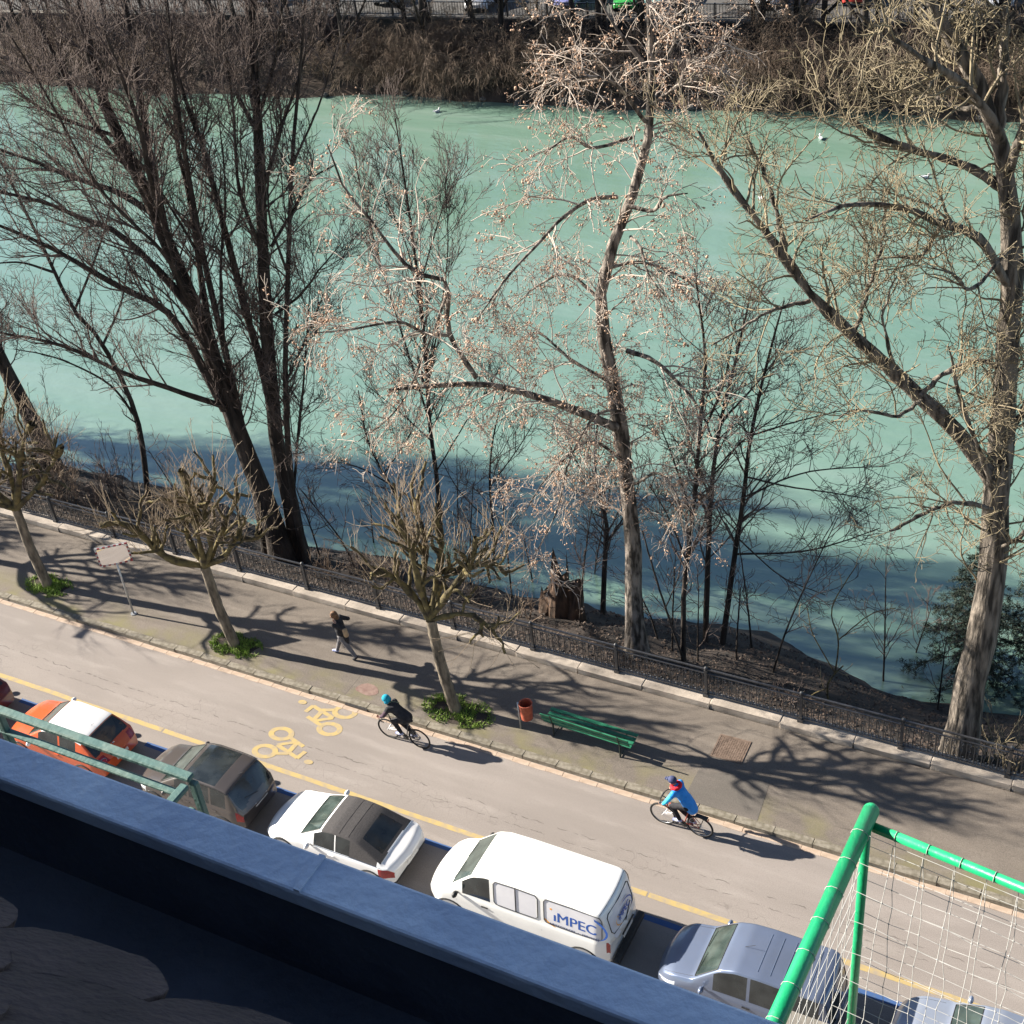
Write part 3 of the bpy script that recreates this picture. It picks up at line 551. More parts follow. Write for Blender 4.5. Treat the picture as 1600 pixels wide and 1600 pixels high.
thin('riverside_tree', (418, 866), [(398, 760), (372, 640), (350, 540), (322, 420), (290, 250), (262, 60)], .16, [([(372, 640), (330, 560), (270, 470), (200, 420)], .06, -.8), ([(350, 540), (345, 420), (352, 300), (340, 160)], .06, .8), ([(322, 420), (270, 330), (215, 250), (140, 210)], .05, 1.2)], 'slim dark stem rising between the leaning tree and its straight neighbour', dens=(2.4, 2.0, 3.2, 1.0, 3.2, .5), up=.2, r1=.04)
thin('riverside_tree', (478, 880), [(456, 760), (446, 600), (450, 430), (456, 260), (470, 90), (478, -20)], .12, [([(446, 600), (490, 500), (520, 420)], .045, .6), ([(450, 430), (420, 330), (425, 200)], .045, -.6), ([(456, 260), (500, 160), (530, 60)], .04, .5)], 'slim dark stem at the right edge of the dark riverside clump', dens=(2.4, 1.8, 3.2, .95, 3.2, .5), up=.2, r1=.03)
bA3 = hit_bank(232, 790)
tA3 = plimb(bA3, [(234, 800), (214, 655), (161, 539), (116, 486), (86, 426), (67, 385), (37, 325), (0, 250)], .12, .03, N, 0, .6)
limA3 = [plimb(bA3, l, .05, .015, N, .1, c) for l, c in (([(214, 655), (170, 600), (90, 560), (20, 545)], -1), ([(116, 486), (150, 400), (170, 330), (180, 240)], 1), ([(86, 426), (30, 410), (-30, 415)], -.6), ([(161, 539), (190, 470), (200, 400)], .6))]
gA3 = crown_of([tA3] + limA3, 2.0, 1.8, 3.0, 1.0, 3.4, .5, .15)
build_tree('riverside_tree', bA3, stack([tA3] + limA3), gA3, [4, 3, 3, 3], M_barkdark, M_twigdark, 'slim dark tree leaning left beyond the railing near the traffic mirror', amp=.006)
# --- pale plane tree with hanging seed clusters
bB = hit_bank(995, 1022)
tB = flare(*plimb(bB, [(996, 1032), (990, 930), (990, 830), (982, 790), (967, 640), (948, 556), (939, 440), (962, 370), (980, 325), (1003, 262), (1016, 190), (1018, 90), (1010, -60)], .27, .06, 22, 0, 1.0), .7)
tBn = limb(tB[0], .27, .05, N); tBn = flare(*tBn, .7)
limB_def = (([(963, 668), (866, 629), (760, 601), (654, 605), (608, 609)], .13, .03, .1, -1.6), ([(744, 590), (711, 540), (699, 507), (699, 442), (650, 426), (610, 386), (581, 345), (537, 292), (512, 225)], .075, .015, -1.0, -1.2),
    ([(703, 524), (662, 520), (622, 503), (541, 516), (490, 520)], .05, .012, -1.0, -2.6), ([(963, 308), (922, 312), (878, 341), (845, 377), (792, 434), (744, 500)], .06, .012, .5, -2.4), ([(979, 321), (1020, 329), (1040, 308), (1075, 302)], .06, .015, .5, -.5),
    ([(987, 215), (927, 231), (890, 215), (850, 240)], .05, .012, .8, -1), ([(979, 548), (1028, 568), (1089, 633), (1115, 690)], .07, .015, .3, -1.6), ([(985, 370), (1000, 386), (1016, 434), (1052, 475)], .045, .012, .5, -2), ([(1015, 165), (1060, 135), (1085, 125), (1120, 100)], .05, .012, .8, 0),
    ([(1008, 190), (960, 130), (910, 120), (865, 135)], .05, .012, .8, -.8), ([(958, 600), (890, 560), (840, 520), (800, 540)], .05, .012, .2, 2), ([(940, 470), (890, 430), (850, 440), (800, 480)], .05, .012, .4, 2.2), ([(945, 420), (1000, 410), (1060, 430), (1110, 470)], .05, .012, .4, 2),
    ([(1015, 130), (1060, 60), (1090, 10), (1120, -40)], .05, .012, .9, 1.5), ([(1014, 110), (960, 40), (930, -20)], .05, .012, .9, 1), ([(975, 720), (920, 690), (860, 740), (820, 800)], .05, .012, .1, -1.8), ([(985, 760), (1030, 740), (1060, 780), (1070, 850)], .045, .012, .1, -1.6),
    ([(980, 640), (930, 650), (890, 720), (870, 800), (840, 860)], .04, .012, .1, -2.2), ([(699, 460), (660, 560), (620, 640), (560, 690)], .035, .01, -1.2, -2.4))
limB = [plimb(bB, l, r0, r1, N, a, c) for l, r0, r1, a, c in limB_def]
stB = stack([tBn] + limB)
g1 = grow(stB, 4.2, 2.3, .9, .02, .16, 8, .5, .026, .009, .2, .16); g2 = grow(g1, 4.2, .95, .85, .0, .2, 6, .6, .011, .007, .1, .22); g3 = grow(g2, 5.0, .44, .8, .0, .2, 4, .7, .008, .006, .2, .2)
build_tree('plane_tree', bB, stB, [g1, g2, g3], [4, 3, 3], M_barkpale, M_twigpale, 'pale barked plane tree hung with tan seed clusters, one long limb reaching left', bud=buds((np.concatenate([g2[0][:, :4], g3[0]]), 0), 24000, .021, .035), amp=.01)
# --- slim three-stemmed trees to the right of it
thin('alder_tree', (1068, 1033), [(1069, 920), (1082, 810), (1092, 690), (1102, 560), (1085, 420)], .085, [([(1082, 810), (1060, 740), (1030, 660)], .04, -.5), ([(1092, 690), (1130, 600), (1150, 500)], .04, .5), ([(1075, 880), (1040, 800), (1015, 760)], .03, .4)], 'slim dark stem closest to the plane tree on its right')
thin('alder_tree', (1102, 1002), [(1106, 880), (1112, 760), (1126, 660), (1150, 560), (1175, 450)], .10, [([(1110, 780), (1080, 700), (1062, 600)], .035, -.5), ([(1126, 660), (1190, 590), (1240, 520)], .035, .8), ([(1112, 740), (1160, 690), (1230, 640)], .03, -.4)], 'slim dark tree standing at the water edge, middle of three stems')
thin('alder_tree', (1128, 1006), [(1146, 880), (1160, 790), (1172, 690), (1195, 580), (1225, 470)], .10, [([(1148, 866), (1250, 862), (1320, 845), (1375, 825)], .035, -1), ([(1160, 778), (1260, 738), (1390, 728)], .03, .8), ([(1166, 745), (1230, 760), (1300, 770), (1360, 780)], .03, -.6), ([(1152, 840), (1220, 900), (1290, 930)], .025, -.8), ([(1175, 680), (1240, 660), (1320, 640)], .03, .4)], 'slim dark tree with long side branches reaching right low over the water')
# --- stem and fine fan of the tree left of the plane tree
thin('alder_tree', (690, 838), [(684, 759), (671, 658), (662, 516), (642, 353), (618, 185)], .10, [([(671, 658), (640, 560), (600, 430), (565, 300), (552, 230)], .04, .6), ([(668, 600), (690, 480), (700, 380), (695, 280)], .035, -.6), ([(662, 516), (640, 400), (600, 300), (585, 240)], .03, .3), ([(655, 450), (690, 330), (715, 270)], .03, .5), ([(675, 690), (620, 640), (570, 600)], .03, -.6), ([(680, 740), (740, 640), (770, 600)], .03, .6)], 'upright bare tree with a fine fan shaped crown in front of the green water', dens=(4.4, 2.4, 3.8, 1.0, 3.4, .45), up=.3)
thin('alder_tree', (640, 870), [(630, 800), (600, 740), (575, 690), (560, 610)], .06, [([(615, 760), (560, 730), (510, 720)], .03, .3), ([(600, 740), (640, 680), (660, 620)], .025, -.3)], 'small dark tree leaning left behind the railing beneath the plane limb')
thin('alder_tree', (770, 905), [(772, 840), (765, 760), (770, 690), (785, 620)], .055, [([(770, 820), (720, 770), (690, 720)], .025, .3), ([(766, 760), (810, 700), (840, 650)], .025, -.3)], 'small dark tree behind the third pollard near the broken stump')
thin('alder_tree', (942, 958), [(945, 880), (948, 820), (930, 740), (935, 640)], .10, [([(946, 850), (985, 790), (1010, 720)], .03, .3), ([(940, 780), (900, 720), (880, 660)], .03, -.4)], 'short dark trunk standing between the broken stump and the plane tree')
thin('alder_tree', (1075, 1045), [(1040, 950), (1018, 880), (1004, 830)], .04, [([(1040, 950), (1060, 900), (1065, 860)], .02, .2)], 'thin pole leaning left against the plane trunk', dens=(.6, .8, 1, .4, 1, .3))
thin('sapling', (1296, 1098), [(1293, 1072), (1305, 1052), (1318, 1040)], .035, [([(1293, 1075), (1270, 1085), (1248, 1100)], .02, .2), ([(1305, 1052), (1310, 1000), (1300, 950), (1340, 880)], .025, .4), ([(1305, 1052), (1270, 990), (1262, 950)], .02, -.2), ([(1310, 1000), (1360, 960), (1400, 950)], .018, .3)], 'small crooked yellowish sapling just behind the railing', dens=(1.4, 1.0, 2, .5, 2, .3), mt=M_moss, mc=M_twiggrey)
# --- big grey tree on the right
bD = hit_bank(1497, 1183)
tD = flare(*plimb(bD, [(1494, 1196), (1512, 1090), (1532, 1000), (1550, 900), (1556, 800), (1563, 700), (1574, 560), (1582, 420), (1578, 330), (1566, 240), (1545, 165), (1500, 80), (1450, 0), (1420, -60)], .42, .07, 22, 0, 1.2), .35)
tDn = flare(*limb(tD[0], .42, .07, N), .35)
limD = [plimb(bD, l, r0 * 1.25, r1, N, a, c) for l, r0, r1, a, c in (
    ([(1550, 750), (1532, 725), (1490, 668), (1432, 616), (1380, 565), (1334, 526), (1261, 453), (1225, 400), (1172, 331), (1131, 275), (1092, 205)], .16, .03, .2, 1.6), ([(1229, 409), (1212, 327), (1188, 254), (1164, 215)], .06, .015, 1.2, 2),
    ([(1265, 470), (1204, 486), (1150, 518), (1110, 540)], .04, .012, 1.2, .2), ([(1440, 618), (1476, 583), (1537, 563), (1570, 590)], .05, .04, .4, .6), ([(1570, 440), (1529, 372), (1468, 348), (1415, 327), (1334, 319), (1261, 344)], .10, .015, .6, -1.5),
    ([(1578, 300), (1530, 270), (1497, 254), (1415, 230), (1342, 197), (1285, 150)], .09, .02, .8, 1.8), ([(1570, 235), (1545, 181), (1505, 132), (1456, 100), (1395, 60), (1340, 20)], .09, .02, .9, -1.2), ([(1560, 200), (1566, 132), (1570, 60), (1575, -40)], .10, .03, .9, 1),
    ([(1548, 795), (1500, 785), (1460, 795), (1420, 815), (1392, 831)], .05, .03, 0, -.8), ([(1552, 770), (1530, 700), (1500, 620), (1480, 540)], .06, .015, .2, -1.4), ([(1562, 700), (1600, 640), (1640, 560)], .08, .03, .3, 0), ([(1556, 860), (1590, 840), (1640, 800)], .05, .02, .1, -.6),
    ([(1581, 450), (1620, 380), (1660, 280)], .09, .03, .6, 1), ([(1572, 280), (1600, 200), (1640, 100)], .08, .02, .8, -.5), ([(1470, 350), (1440, 400), (1400, 400), (1360, 410)], .04, .012, .2, -1.2), ([(1578, 390), (1520, 450), (1490, 430), (1460, 420)], .04, .012, .5, -1.8),
    ([(1540, 165), (1500, 170), (1450, 150), (1400, 165)], .05, .012, 1, 2.2), ([(1334, 526), (1360, 440), (1380, 370), (1380, 300)], .045, .012, 1, 2), ([(1400, 580), (1380, 500), (1400, 430)], .035, .012, .7, .4), ([(1440, 625), (1400, 650), (1340, 640), (1300, 660)], .04, .012, .4, -.8))]
stD = stack([tDn] + limD); gD = crown_of(stD, 3.4, 2.2, 4.0, 1.15, 4.0, .54, .1, 0, .0065, .17, .85)
build_tree('poplar_tree', bD, stD, gD, [4, 3, 3, 3], M_barkgrey, M_twiggrey, 'massive grey tree with deeply furrowed bark rising behind the railing, long limb to the left', amp=.03)
# --- the rest of the row continues along the bank beyond the picture to the left (their shade falls on the water)
def copy_tree(root, loc, rz, s, label, group):
    r = root.copy(); COL.objects.link(r); r.location = loc; r.rotation_euler = (0, 0, rz); r.scale = (s, s, s); r['label'] = label; r['group'] = group
    for ch in list(root.children): c = ch.copy(); COL.objects.link(c); c.parent = r
    return r
srcA = [o for o in bpy.data.objects if o.name in ('riverside_tree', 'riverside_tree.001')]
for i, (x, y, rz, s) in enumerate(((-40, 31.0, .3, .9), (-46.5, 32.5, .1, 1.05), (-53, 32, -.2, 1.1), (-60, 33, .4, 1.2), (-68, 33, .2, 1.25))):
    copy_tree(srcA[i % 2], (x, y, bank_z(x, y)), rz, s, 'bare dark tree of the riverside row beyond the leaning tree', 'riverside trees further along the bank')
# --- broken stump
bS = hit_bank(876, 962); sroot = empty('tree_stump', tuple(bS), 0, 'broken reddish brown tree stump standing at the top of the bank', 'stump')
M_rot = mat('rotten_wood', (0.035, 0.025, 0.019), (0.125, 0.078, 0.052), 5, 0.95, 1.0, 14, stretch=(1, 1, .3))
for dx, hgt, r in ((0, 1.9, .34), (.55, 1.2, .26), (-.45, .8, .28)):
    V = []; F = []; nn = 12; mm = 9
    for j in range(mm):
        for k in range(nn):
            a = 2 * math.pi * k / nn; t = j / (mm - 1); top = 1 + (.35 * math.sin(3 * a + dx * 7) * t ** 2); rr_ = r * (1.35 - .55 * t + .12 * math.sin(3 * a + 5 * t) + .06 * math.sin(7 * a)); V.append((dx + rr_ * math.cos(a) + .12 * t, rr_ * math.sin(a), -.3 + (hgt + .3) * t * top))
    for j in range(mm - 1):
        for k in range(nn): F.append((j * nn + k, j * nn + (k + 1) % nn, (j + 1) * nn + (k + 1) % nn, (j + 1) * nn + k))
    F.append(tuple((mm - 1) * nn + k for k in range(nn)))
    obj('stump_stem', pyd('stump_stem', V, F, False), M_rot, sroot)
# --- pollarded street trees
def pollard(foot, top, lims, label, r=.17, sh=(8, .95), name='pollard_tree'):
    b_ = G(*foot, .12); t = flare(*plimb(b_, [(foot[0] + (foot[0] - top[0]) * .06, foot[1] + 9), foot, ((foot[0] + top[0]) / 2 - 3, (foot[1] + top[1]) / 2), top], r, r * .82, N), .45)
    ls = [plimb(b_, [top] + l, rr * 1.35, rr * .85, N, 0, d) for l, rr, d in lims]
    for P_, R_ in ls:
        R_ *= 1 + .25 * np.sin(np.linspace(0, 14, N) + rng.random() * 6); R_[-2:] *= 1.5; P_ += rng.normal(0, .025, P_.shape) * np.linspace(0, 1, N)[:, None]
    st = stack(ls); sub = grow(st, 4.6, 1.1, .85, .12, .25, 8, .65, .06, .034, .3, 0, .4, .2)
    al = cat((sub[0], sub[1]), (st[0][:, 8:], st[1][:, 8:]))
    g1 = grow(al, sh[0], sh[1], .75, .3, .07, 5, .35, .009, .005, .2, 0, .5, .1); g2 = grow(g1, 1.8, .4, .6, .15, .1, 4, .7, .008, .005, .3)
    root = empty(name, tuple(b_), 0, label, 'tree', 'pollarded street trees')
    V, F = tubes_np([stack([t])], [10]); obj('trunk', np_mesh('trunk', bark_noise(V, .012, 9) - b_, F, True), M_barkpollard, root)
    V, F = tubes_np([st, sub], [7, 5]); obj('limbs', np_mesh('limbs', bark_noise(V, .014, 12) - b_, F, True), M_moss, root)
    V, F = tubes_np([g1, g2], [3, 3]); obj('crown', np_mesh('crown', V - b_, F), M_shoot, root)
    return root, b_
pl = []
pl.append(pollard((75, 915), (25, 795), [([(-5, 770), (-20, 730), (-30, 690)], .08, .2), ([(30, 750), (35, 700), (50, 660)], .08, -.3), ([(60, 760), (85, 720), (95, 700)], .07, -.5), ([(15, 740), (-5, 680), (5, 640)], .07, .7), ([(5, 790), (-40, 770), (-60, 740)], .07, -.3)], 'pollarded street tree before the traffic mirror, its foot in a grass patch', sh=(9, .8)))
pl.append(pollard((367, 1008), (320, 885), [([(262, 872), (225, 840), (190, 818), (155, 822)], .085, .1), ([(298, 850), (280, 800), (250, 780)], .075, .5), ([(330, 850), (320, 800), (335, 755)], .075, -.3), ([(350, 870), (372, 840), (395, 845), (405, 830)], .07, -.4), ([(310, 840), (300, 790), (285, 735)], .07, -.6), ([(335, 860), (360, 800), (372, 770)], .065, .7)], 'pollarded street tree between the traffic mirror and the walking person'))
pl.append(pollard((712, 1110), (673, 968), [([(640, 925), (610, 900), (585, 895)], .075, .3), ([(650, 900), (640, 850), (620, 810)], .07, -.3), ([(680, 915), (690, 860), (685, 820)], .075, .5), ([(705, 920), (735, 880), (745, 840)], .07, -.5), ([(715, 960), (745, 965), (768, 985)], .06, -.6), ([(660, 920), (665, 860), (650, 780)], .06, .8), ([(700, 900), (770, 880), (790, 900)], .055, .5)], 'pollarded street tree beside the litter bin, its foot in a wide grass patch'))
# the row goes on beyond the left edge of the picture
for i in range(1, 4):
    x = pl[0][1][0] - 7.75 * i; copy_tree(pl[1][0], (x, pl[0][1][1], .12), i * 1.3, 1.0, 'pollarded street tree further along the row', 'pollarded street trees')
# --- grass patches round their feet
M_grass = mat('fresh_grass', (0.11, 0.19, 0.025), (0.24, 0.34, 0.06), 5, 0.7)
def grass_patch(c, rx, ry, nb, label):
    a = rng.uniform(0, 6.28, nb); rr = np.sqrt(rng.random(nb)); x = rr * rx * np.cos(a); y = rr * ry * np.sin(a); k = np.sin(x * 5 + 1) * np.cos(y * 6) > -.55; x, y = x[k], y[k]; nb = len(x)
    h = rng.uniform(.06, .2, nb) * (1.1 - .5 * rr[k]); an = rng.uniform(0, 6.28, nb); w_ = rng.uniform(.008, .02, nb); ln = rng.normal(0, .5, (nb, 2)) * h[:, None]
    b0 = np.stack([x - w_ * np.cos(an), y - w_ * np.sin(an), np.zeros(nb)], 1); b1 = np.stack([x + w_ * np.cos(an), y + w_ * np.sin(an), np.zeros(nb)], 1); tp = np.stack([x + ln[:, 0], y + ln[:, 1], h], 1)
    V = np.stack([b0, b1, tp], 1).reshape(-1, 3); F = np.arange(3 * nb).reshape(-1, 3); o = obj('grass_patch', np_mesh('grass_patch', V, F), M_grass, None, (c[0], c[1], .122)); return tag(o, label, 'grass', kind='stuff')
def soil_disc(c, rx, ry):
    V = [(c[0] + rx * math.cos(a) * random.uniform(.85, 1.1), c[1] + ry * math.sin(a) * random.uniform(.85, 1.1), .1255) for a in np.linspace(0, 2 * math.pi, 17)[:-1]]; obj('soil_patch', pyd('soil_patch', V, [tuple(range(16))]), M_soil, pavement)
for (r_, c), rx, ry, dx, lab in zip(pl, (.95, .95, 1.15), (.55, .55, .62), (.05, .05, .08), ('green grass tuft round the foot of the pollard by the traffic mirror', 'green grass tuft round the foot of the middle pollard', 'wide green grass tuft round the foot of the pollard by the litter bin')):
    grass_patch((c[0] + dx, c[1]), rx, ry, 1900, lab); soil_disc((c[0] + dx, c[1]), rx * .8, ry * .8)
# --- conifer behind the big grey tree
def conifer(base, h, r, label, name='conifer'):
    root = empty(name, tuple(base), 0, label, 'tree'); w = MB(); w.tube([(0, 0, -.3), (0, 0, h * .5), (0.05, 0, h)], [.12, .08, .02], 7); w.build('trunk', M_barkdark, root)
    st = []; 
    for k in range(70):
        t = k / 70; z = h * (.12 + .86 * t); L = r * (1 - t) ** .8 * rng.uniform(.7, 1.1) + .12; a = k * 2.4 + rng.normal(0, .2); p = [np.array([0, 0, z]) + L * u * np.array([math.cos(a), math.sin(a), -.22 - .25 * u + .12 * u * u]) for u in np.linspace(0, 1, 6)]; st.append((np.array(p), np.linspace(.02, .006, 6)))
    st = stack(st); g = grow(st, 9, .42, 1.0, -.02, .1, 4, .6, .009, .006, .1, .1, .3, .3)
    V1, F1 = tubes_np([st, g], [3, 3]); P = np.concatenate([g[0].reshape(-1, 3), st[0][:, 2:].reshape(-1, 3)]); k = 26000; c = P[rng.integers(0, len(P), k)] + rng.normal(0, .03, (k, 3)); d = rng.normal(size=(k, 3)); d[:, 2] -= .2; d /= np.linalg.norm(d, axis=1, keepdims=True); d *= rng.uniform(.06, .13, k)[:, None]; s = np.cross(d, rng.normal(size=(k, 3))); s /= np.linalg.norm(s, axis=1, keepdims=True); s *= .012
    V = np.stack([c - s, c + s, c + d], 1).reshape(-1, 3); obj('branches', np_mesh('branches', V1, F1), M_barkdark, root); obj('crown', np_mesh('crown', V, np.arange(3 * k).reshape(-1, 3)), M_needle, root)
cb = hit_bank(1508, 1052); conifer(cb, 5.2, 2.0, 'dark green conifer standing low on the bank behind the furrowed trunk')
cb = hit_bank(1625, 1045); conifer(cb, 6.0, 2.2, 'dark green conifer partly cut by the picture edge beyond the furrowed trunk')
# --- shrubs and brush
def shrub(base, n, L, label, mt=M_twigdark, spread=.7, dens=(3.5, .7, 4, .35), name='shrub', group=None, up=.1, droop=0.0):
    base = np.array(base, float); st = []
    for k in range(n):
        a = rng.uniform(0, 6.28); s = spread * rng.uniform(.2, 1); l = L * rng.uniform(.6, 1.1); p0 = base + np.array([rng.normal(0, .2), rng.normal(0, .2), -.1]); P = [p0]
        d = np.array([math.cos(a) * s, math.sin(a) * s, 1.0])
        for j in range(7): d = d + rng.normal(0, .12, 3); d[2] -= droop * j / 7; P.append(P[-1] + d / np.linalg.norm(d) * l / 7)
        st.append((np.array(P), np.linspace(.02, .008, 8)))
    st = stack(st); g1 = grow(st, dens[0], dens[1], .6, up, .15, 5, .7, .012, .007, .15, droop); g2 = grow(g1, dens[2], dens[3], .6, up, .18, 4, .8, .008, .006, .1, droop)
    root = empty(name, tuple(base), 0, label, 'shrub', group); V, F = tubes_np([st], [4]); obj('stems', np_mesh('stems', V - base, F), mt, root); V, F = tubes_np([g1, g2], [3, 3]); obj('crown', np_mesh('crown', V - base, F), mt, root); return root
for px, py, n, L, mt in ((-10, 745, 18, 4.2, M_twigdark), (60, 752, 18, 3.8, M_twigdark), (95, 762, 16, 3.2, M_willow), (190, 778, 16, 2.8, M_twigdark), (30, 768, 16, 2.3, M_twigdark), (110, 790, 14, 2.0, M_willow), (160, 800, 14, 1.8, M_twigdark), (265, 815, 12, 1.5, M_willow), (330, 835, 12, 1.4, M_twigdark), (520, 905, 12, 1.2, M_willow), (560, 895, 12, 1.1, M_twigdark), (610, 912, 12, 1.3, M_willow), (745, 940, 10, 1.1, M_twigdark), (820, 965, 10, .9, M_willow), (1230, 1098, 8, .8, M_twigdark), (1555, 1190, 10, 1.4, M_twiggrey), (1590, 1215, 12, 2.0, M_twiggrey), (1440, 1080, 8, .9, M_willow)):
    shrub(hit_bank(px, py), n, L, 'low bare shrub growing on the bank just behind the iron railing', mt, group='shrubs behind the railing')

# --- more thin saplings in the scrub between railing and water
for k, (px, py) in enumerate(((555, 880), (585, 860), (655, 905), (720, 890), (735, 925), (800, 935), (835, 925), (905, 975), (925, 935), (1030, 1000), (1050, 1015), (1090, 1035), (1150, 1030), (1175, 1012), (1205, 1050), (1380, 1075), (1420, 1060), (1465, 1110), (500, 868), (300, 815))):
    b_ = hit_bank(px, py); h = rng.uniform(2.5, 5.5); ln = rng.normal(0, .12, 2); t = limb([b_ - [0, 0, .2], b_ + [ln[0] * h * .4, ln[1] * h * .4, h * .4], b_ + [ln[0] * h * 1.2, ln[1] * h * 1.2, h]], .035, .01, N)
    g = crown_of([t], 3.2, 1.5, 3.2, .8, 3.0, .4, up=.12); build_tree('sapling', b_, stack([t]), g, [4, 3, 3, 3], M_barkdark, M_twigdark, 'thin bare sapling in the scrub between the railing and the water', 'saplings on the near bank', amp=.004)
# ------------------------------------------------------------------ far bank: wall, railing, trees, brush
fw = empty('river_wall', (-60, 84.3 - 0.112 * 60 + 8.1, -1.5), FA, 'dark retaining wall at the top of the far river bank', 'wall')
M_wall = mat('dark_river_wall', (0.03, 0.03, 0.026), (0.085, 0.08, 0.068), 0.7, 0.95, 0.6, 3, detail=8)
w = MB(); w.box((0, 0, -0.75), (320, 0.5, 1.7)); w.build('wall_face', M_wall, fw)
w = MB(); w.box((0, -0.02, 0.17), (320, 0.66, 0.14)); w.build('coping', M_concrete, fw)
fr = empty('far_railing', (-60, 84.3 - 0.112 * 60 + 8.1, -1.26), FA, 'dark iron railing on top of the far river wall', 'railing')
w = MB(); w.box((0, 0, 1.0), (150, 0.06, 0.06)); w.build('top_rail', M_iron, fr); w = MB(); w.box((0, 0, 0.12), (150, 0.05, 0.05)); w.build('bottom_rail', M_iron, fr)
w = MB()
for k in range(700): w.box((-75 + k * 0.2145, 0, 0.55), (0.03, 0.03, 0.86))
tag(w.build('bars', M_iron, fr), kind='stuff')
fp = MB(); fp.box((0, 0, 0.54), (0.1, 0.1, 1.08)); fpm = pyd('post', fp.V, fp.F); fpm.materials.append(M_iron)
for k in range(50): o = bpy.data.objects.new('post', fpm); COL.objects.link(o); o.parent = fr; o.location = (-75 + 3.0 * k, 0, 0)
# three prototypes of far tree, then copies
def far_tree(name, x, t, h, lean, kind, label, group=None):
    b_ = np.array(FR(x, t, far_z(x, t) - .1)); tr = limb([b_, b_ + [lean * .3 * h, 0, h * .35], b_ + [lean * .7 * h, .3, h * .7], b_ + [lean * h, .2, h]], .22 if kind else .16, .04, N)
    ls = []
    for k in range(9 if kind else 6):
        u = rng.uniform(.25, .9); i = int(u * (N - 1)); a = rng.uniform(0, 6.28); L = h * (1 - u * .7) * rng.uniform(.35, .6); p = tr[0][i]; d = np.array([math.cos(a) * .7, math.sin(a) * .7, .8])
        ls.append(limb([p, p + d * L * .5, p + (d + [0, 0, .3]) * L], tr[1][i] * .6, .02, N))
    g1 = grow(stack([tr] + ls), 2.6, 2.0, .7, .15, .14, 6, .5, .035, .017, .25); g2 = grow(g1, 3.2, 1.1, .8, .1, .2, 4, .7, .02, .013, .1); g3 = grow(g2, 3.0, .6, .8, .05, .2, 3, .8, .014, .012, .1)
    return build_tree(name, b_, stack([tr] + ls), [g1, g2, g3], [4, 3, 3], M_barkdark, M_twigdark if kind else M_willow, label, group, amp=.01)
fprot = [far_tree('far_bank_tree', -52, 3.2, 13, .06, 1, 'bare tree on the far river bank below the dark wall', 'trees on the far bank'), far_tree('far_bank_tree', -66, 2.6, 12, -.1, 1, 'bare tree on the far river bank below the dark wall', 'trees on the far bank'), far_tree('far_bank_tree', -26, 2.4, 10, .05, 0, 'bare tree on the far river bank below the dark wall', 'trees on the far bank')]
for i, (x, t) in enumerate(((-92, 3), (-86, 4.5), (-80, 2.2), (-75, 4.0), (-70, 5), (-61, 4.2), (-57.5, 2.0), (-47, 4.6), (-43, 2.4), (-37, 4.8), (-33, 3), (-29.5, 5), (-22, 3.6), (-18, 4.8), (-14, 2.6), (-9, 4.4), (-5, 3), (-89, 5.8), (-83, 6.2), (-64, 6), (-55, 6.3), (-49.5, 6), (-40.5, 6.2), (-35, 6), (-25.5, 6.2), (-20, 6), (-12, 6.2), (-7, 6)) + tuple((-92 + 4.3 * k + (k % 3), 6.7 + .25 * (k % 3)) for k in range(20))):
    copy_tree(fprot[i % 3], FR(x, t, far_z(x, t) - .1), i * 1.37, .8 + .35 * ((i * 7) % 5) / 5, 'bare tree on the far river bank below the dark wall', 'trees on the far bank')
sprot = [shrub(FR(-49, 1.2, -4.2), 36, 4.6, 'brown drooping brush overhanging the far waterline', M_willow, 1.0, (4.5, 1.6, 4.0, .7), 'waterside_brush', 'brush along the far waterline', .05, .55), shrub(FR(-30, 1.3, -4.2), 36, 4.2, 'brown drooping brush overhanging the far waterline', M_willow, 1.0, (4.5, 1.5, 4.0, .7), 'waterside_brush', 'brush along the far waterline', .1, .3), shrub(FR(-70, 1.5, -4.1), 30, 3.4, 'brown drooping brush overhanging the far waterline', M_twigdark, .9, (4.2, 1.3, 3.6, .6), 'waterside_brush', 'brush along the far waterline', .15, .2)]
bx_ = [(-94, 1.0), (-90, 1.6), (-84, 1.0), (-79, 1.4), (-74, .9), (-66.5, 1.2), (-63, 1.0), (-59, 1.5), (-55, .9), (-52.3, 1.0), (-46.5, 1.0), (-44.3, 1.2), (-41.5, 1.1), (-39, 1.6), (-36.3, 1.0), (-33.5, 1.4), (-27.5, 1.0), (-24.6, 1.4), (-21.6, 1.0), (-18.8, 1.3), (-15.6, 1.0), (-12.6, 1.4), (-9.6, 1.0), (-6.5, 1.4)]
bx_ += [(-88 + 3.1 * k + (k % 3) * .7, 3.4 + (k % 5) * .8) for k in range(29)]
for i, (x, t) in enumerate(bx_):
    p = FR(x, 0, 0); copy_tree(sprot[(i * 2 + i // 3) % 3], (x, (far_y(x) if t < 3 else p[1]) + t, far_z(x, t) - .05), i * 2.1, (.85 + .4 * ((i * 5) % 7) / 7) * (1.05 if x > -30 else .9), 'brown drooping brush overhanging the far waterline' if t < 3 else 'bare brush on the slope under the far wall', 'brush along the far waterline' if t < 3 else 'brush on the far slope')
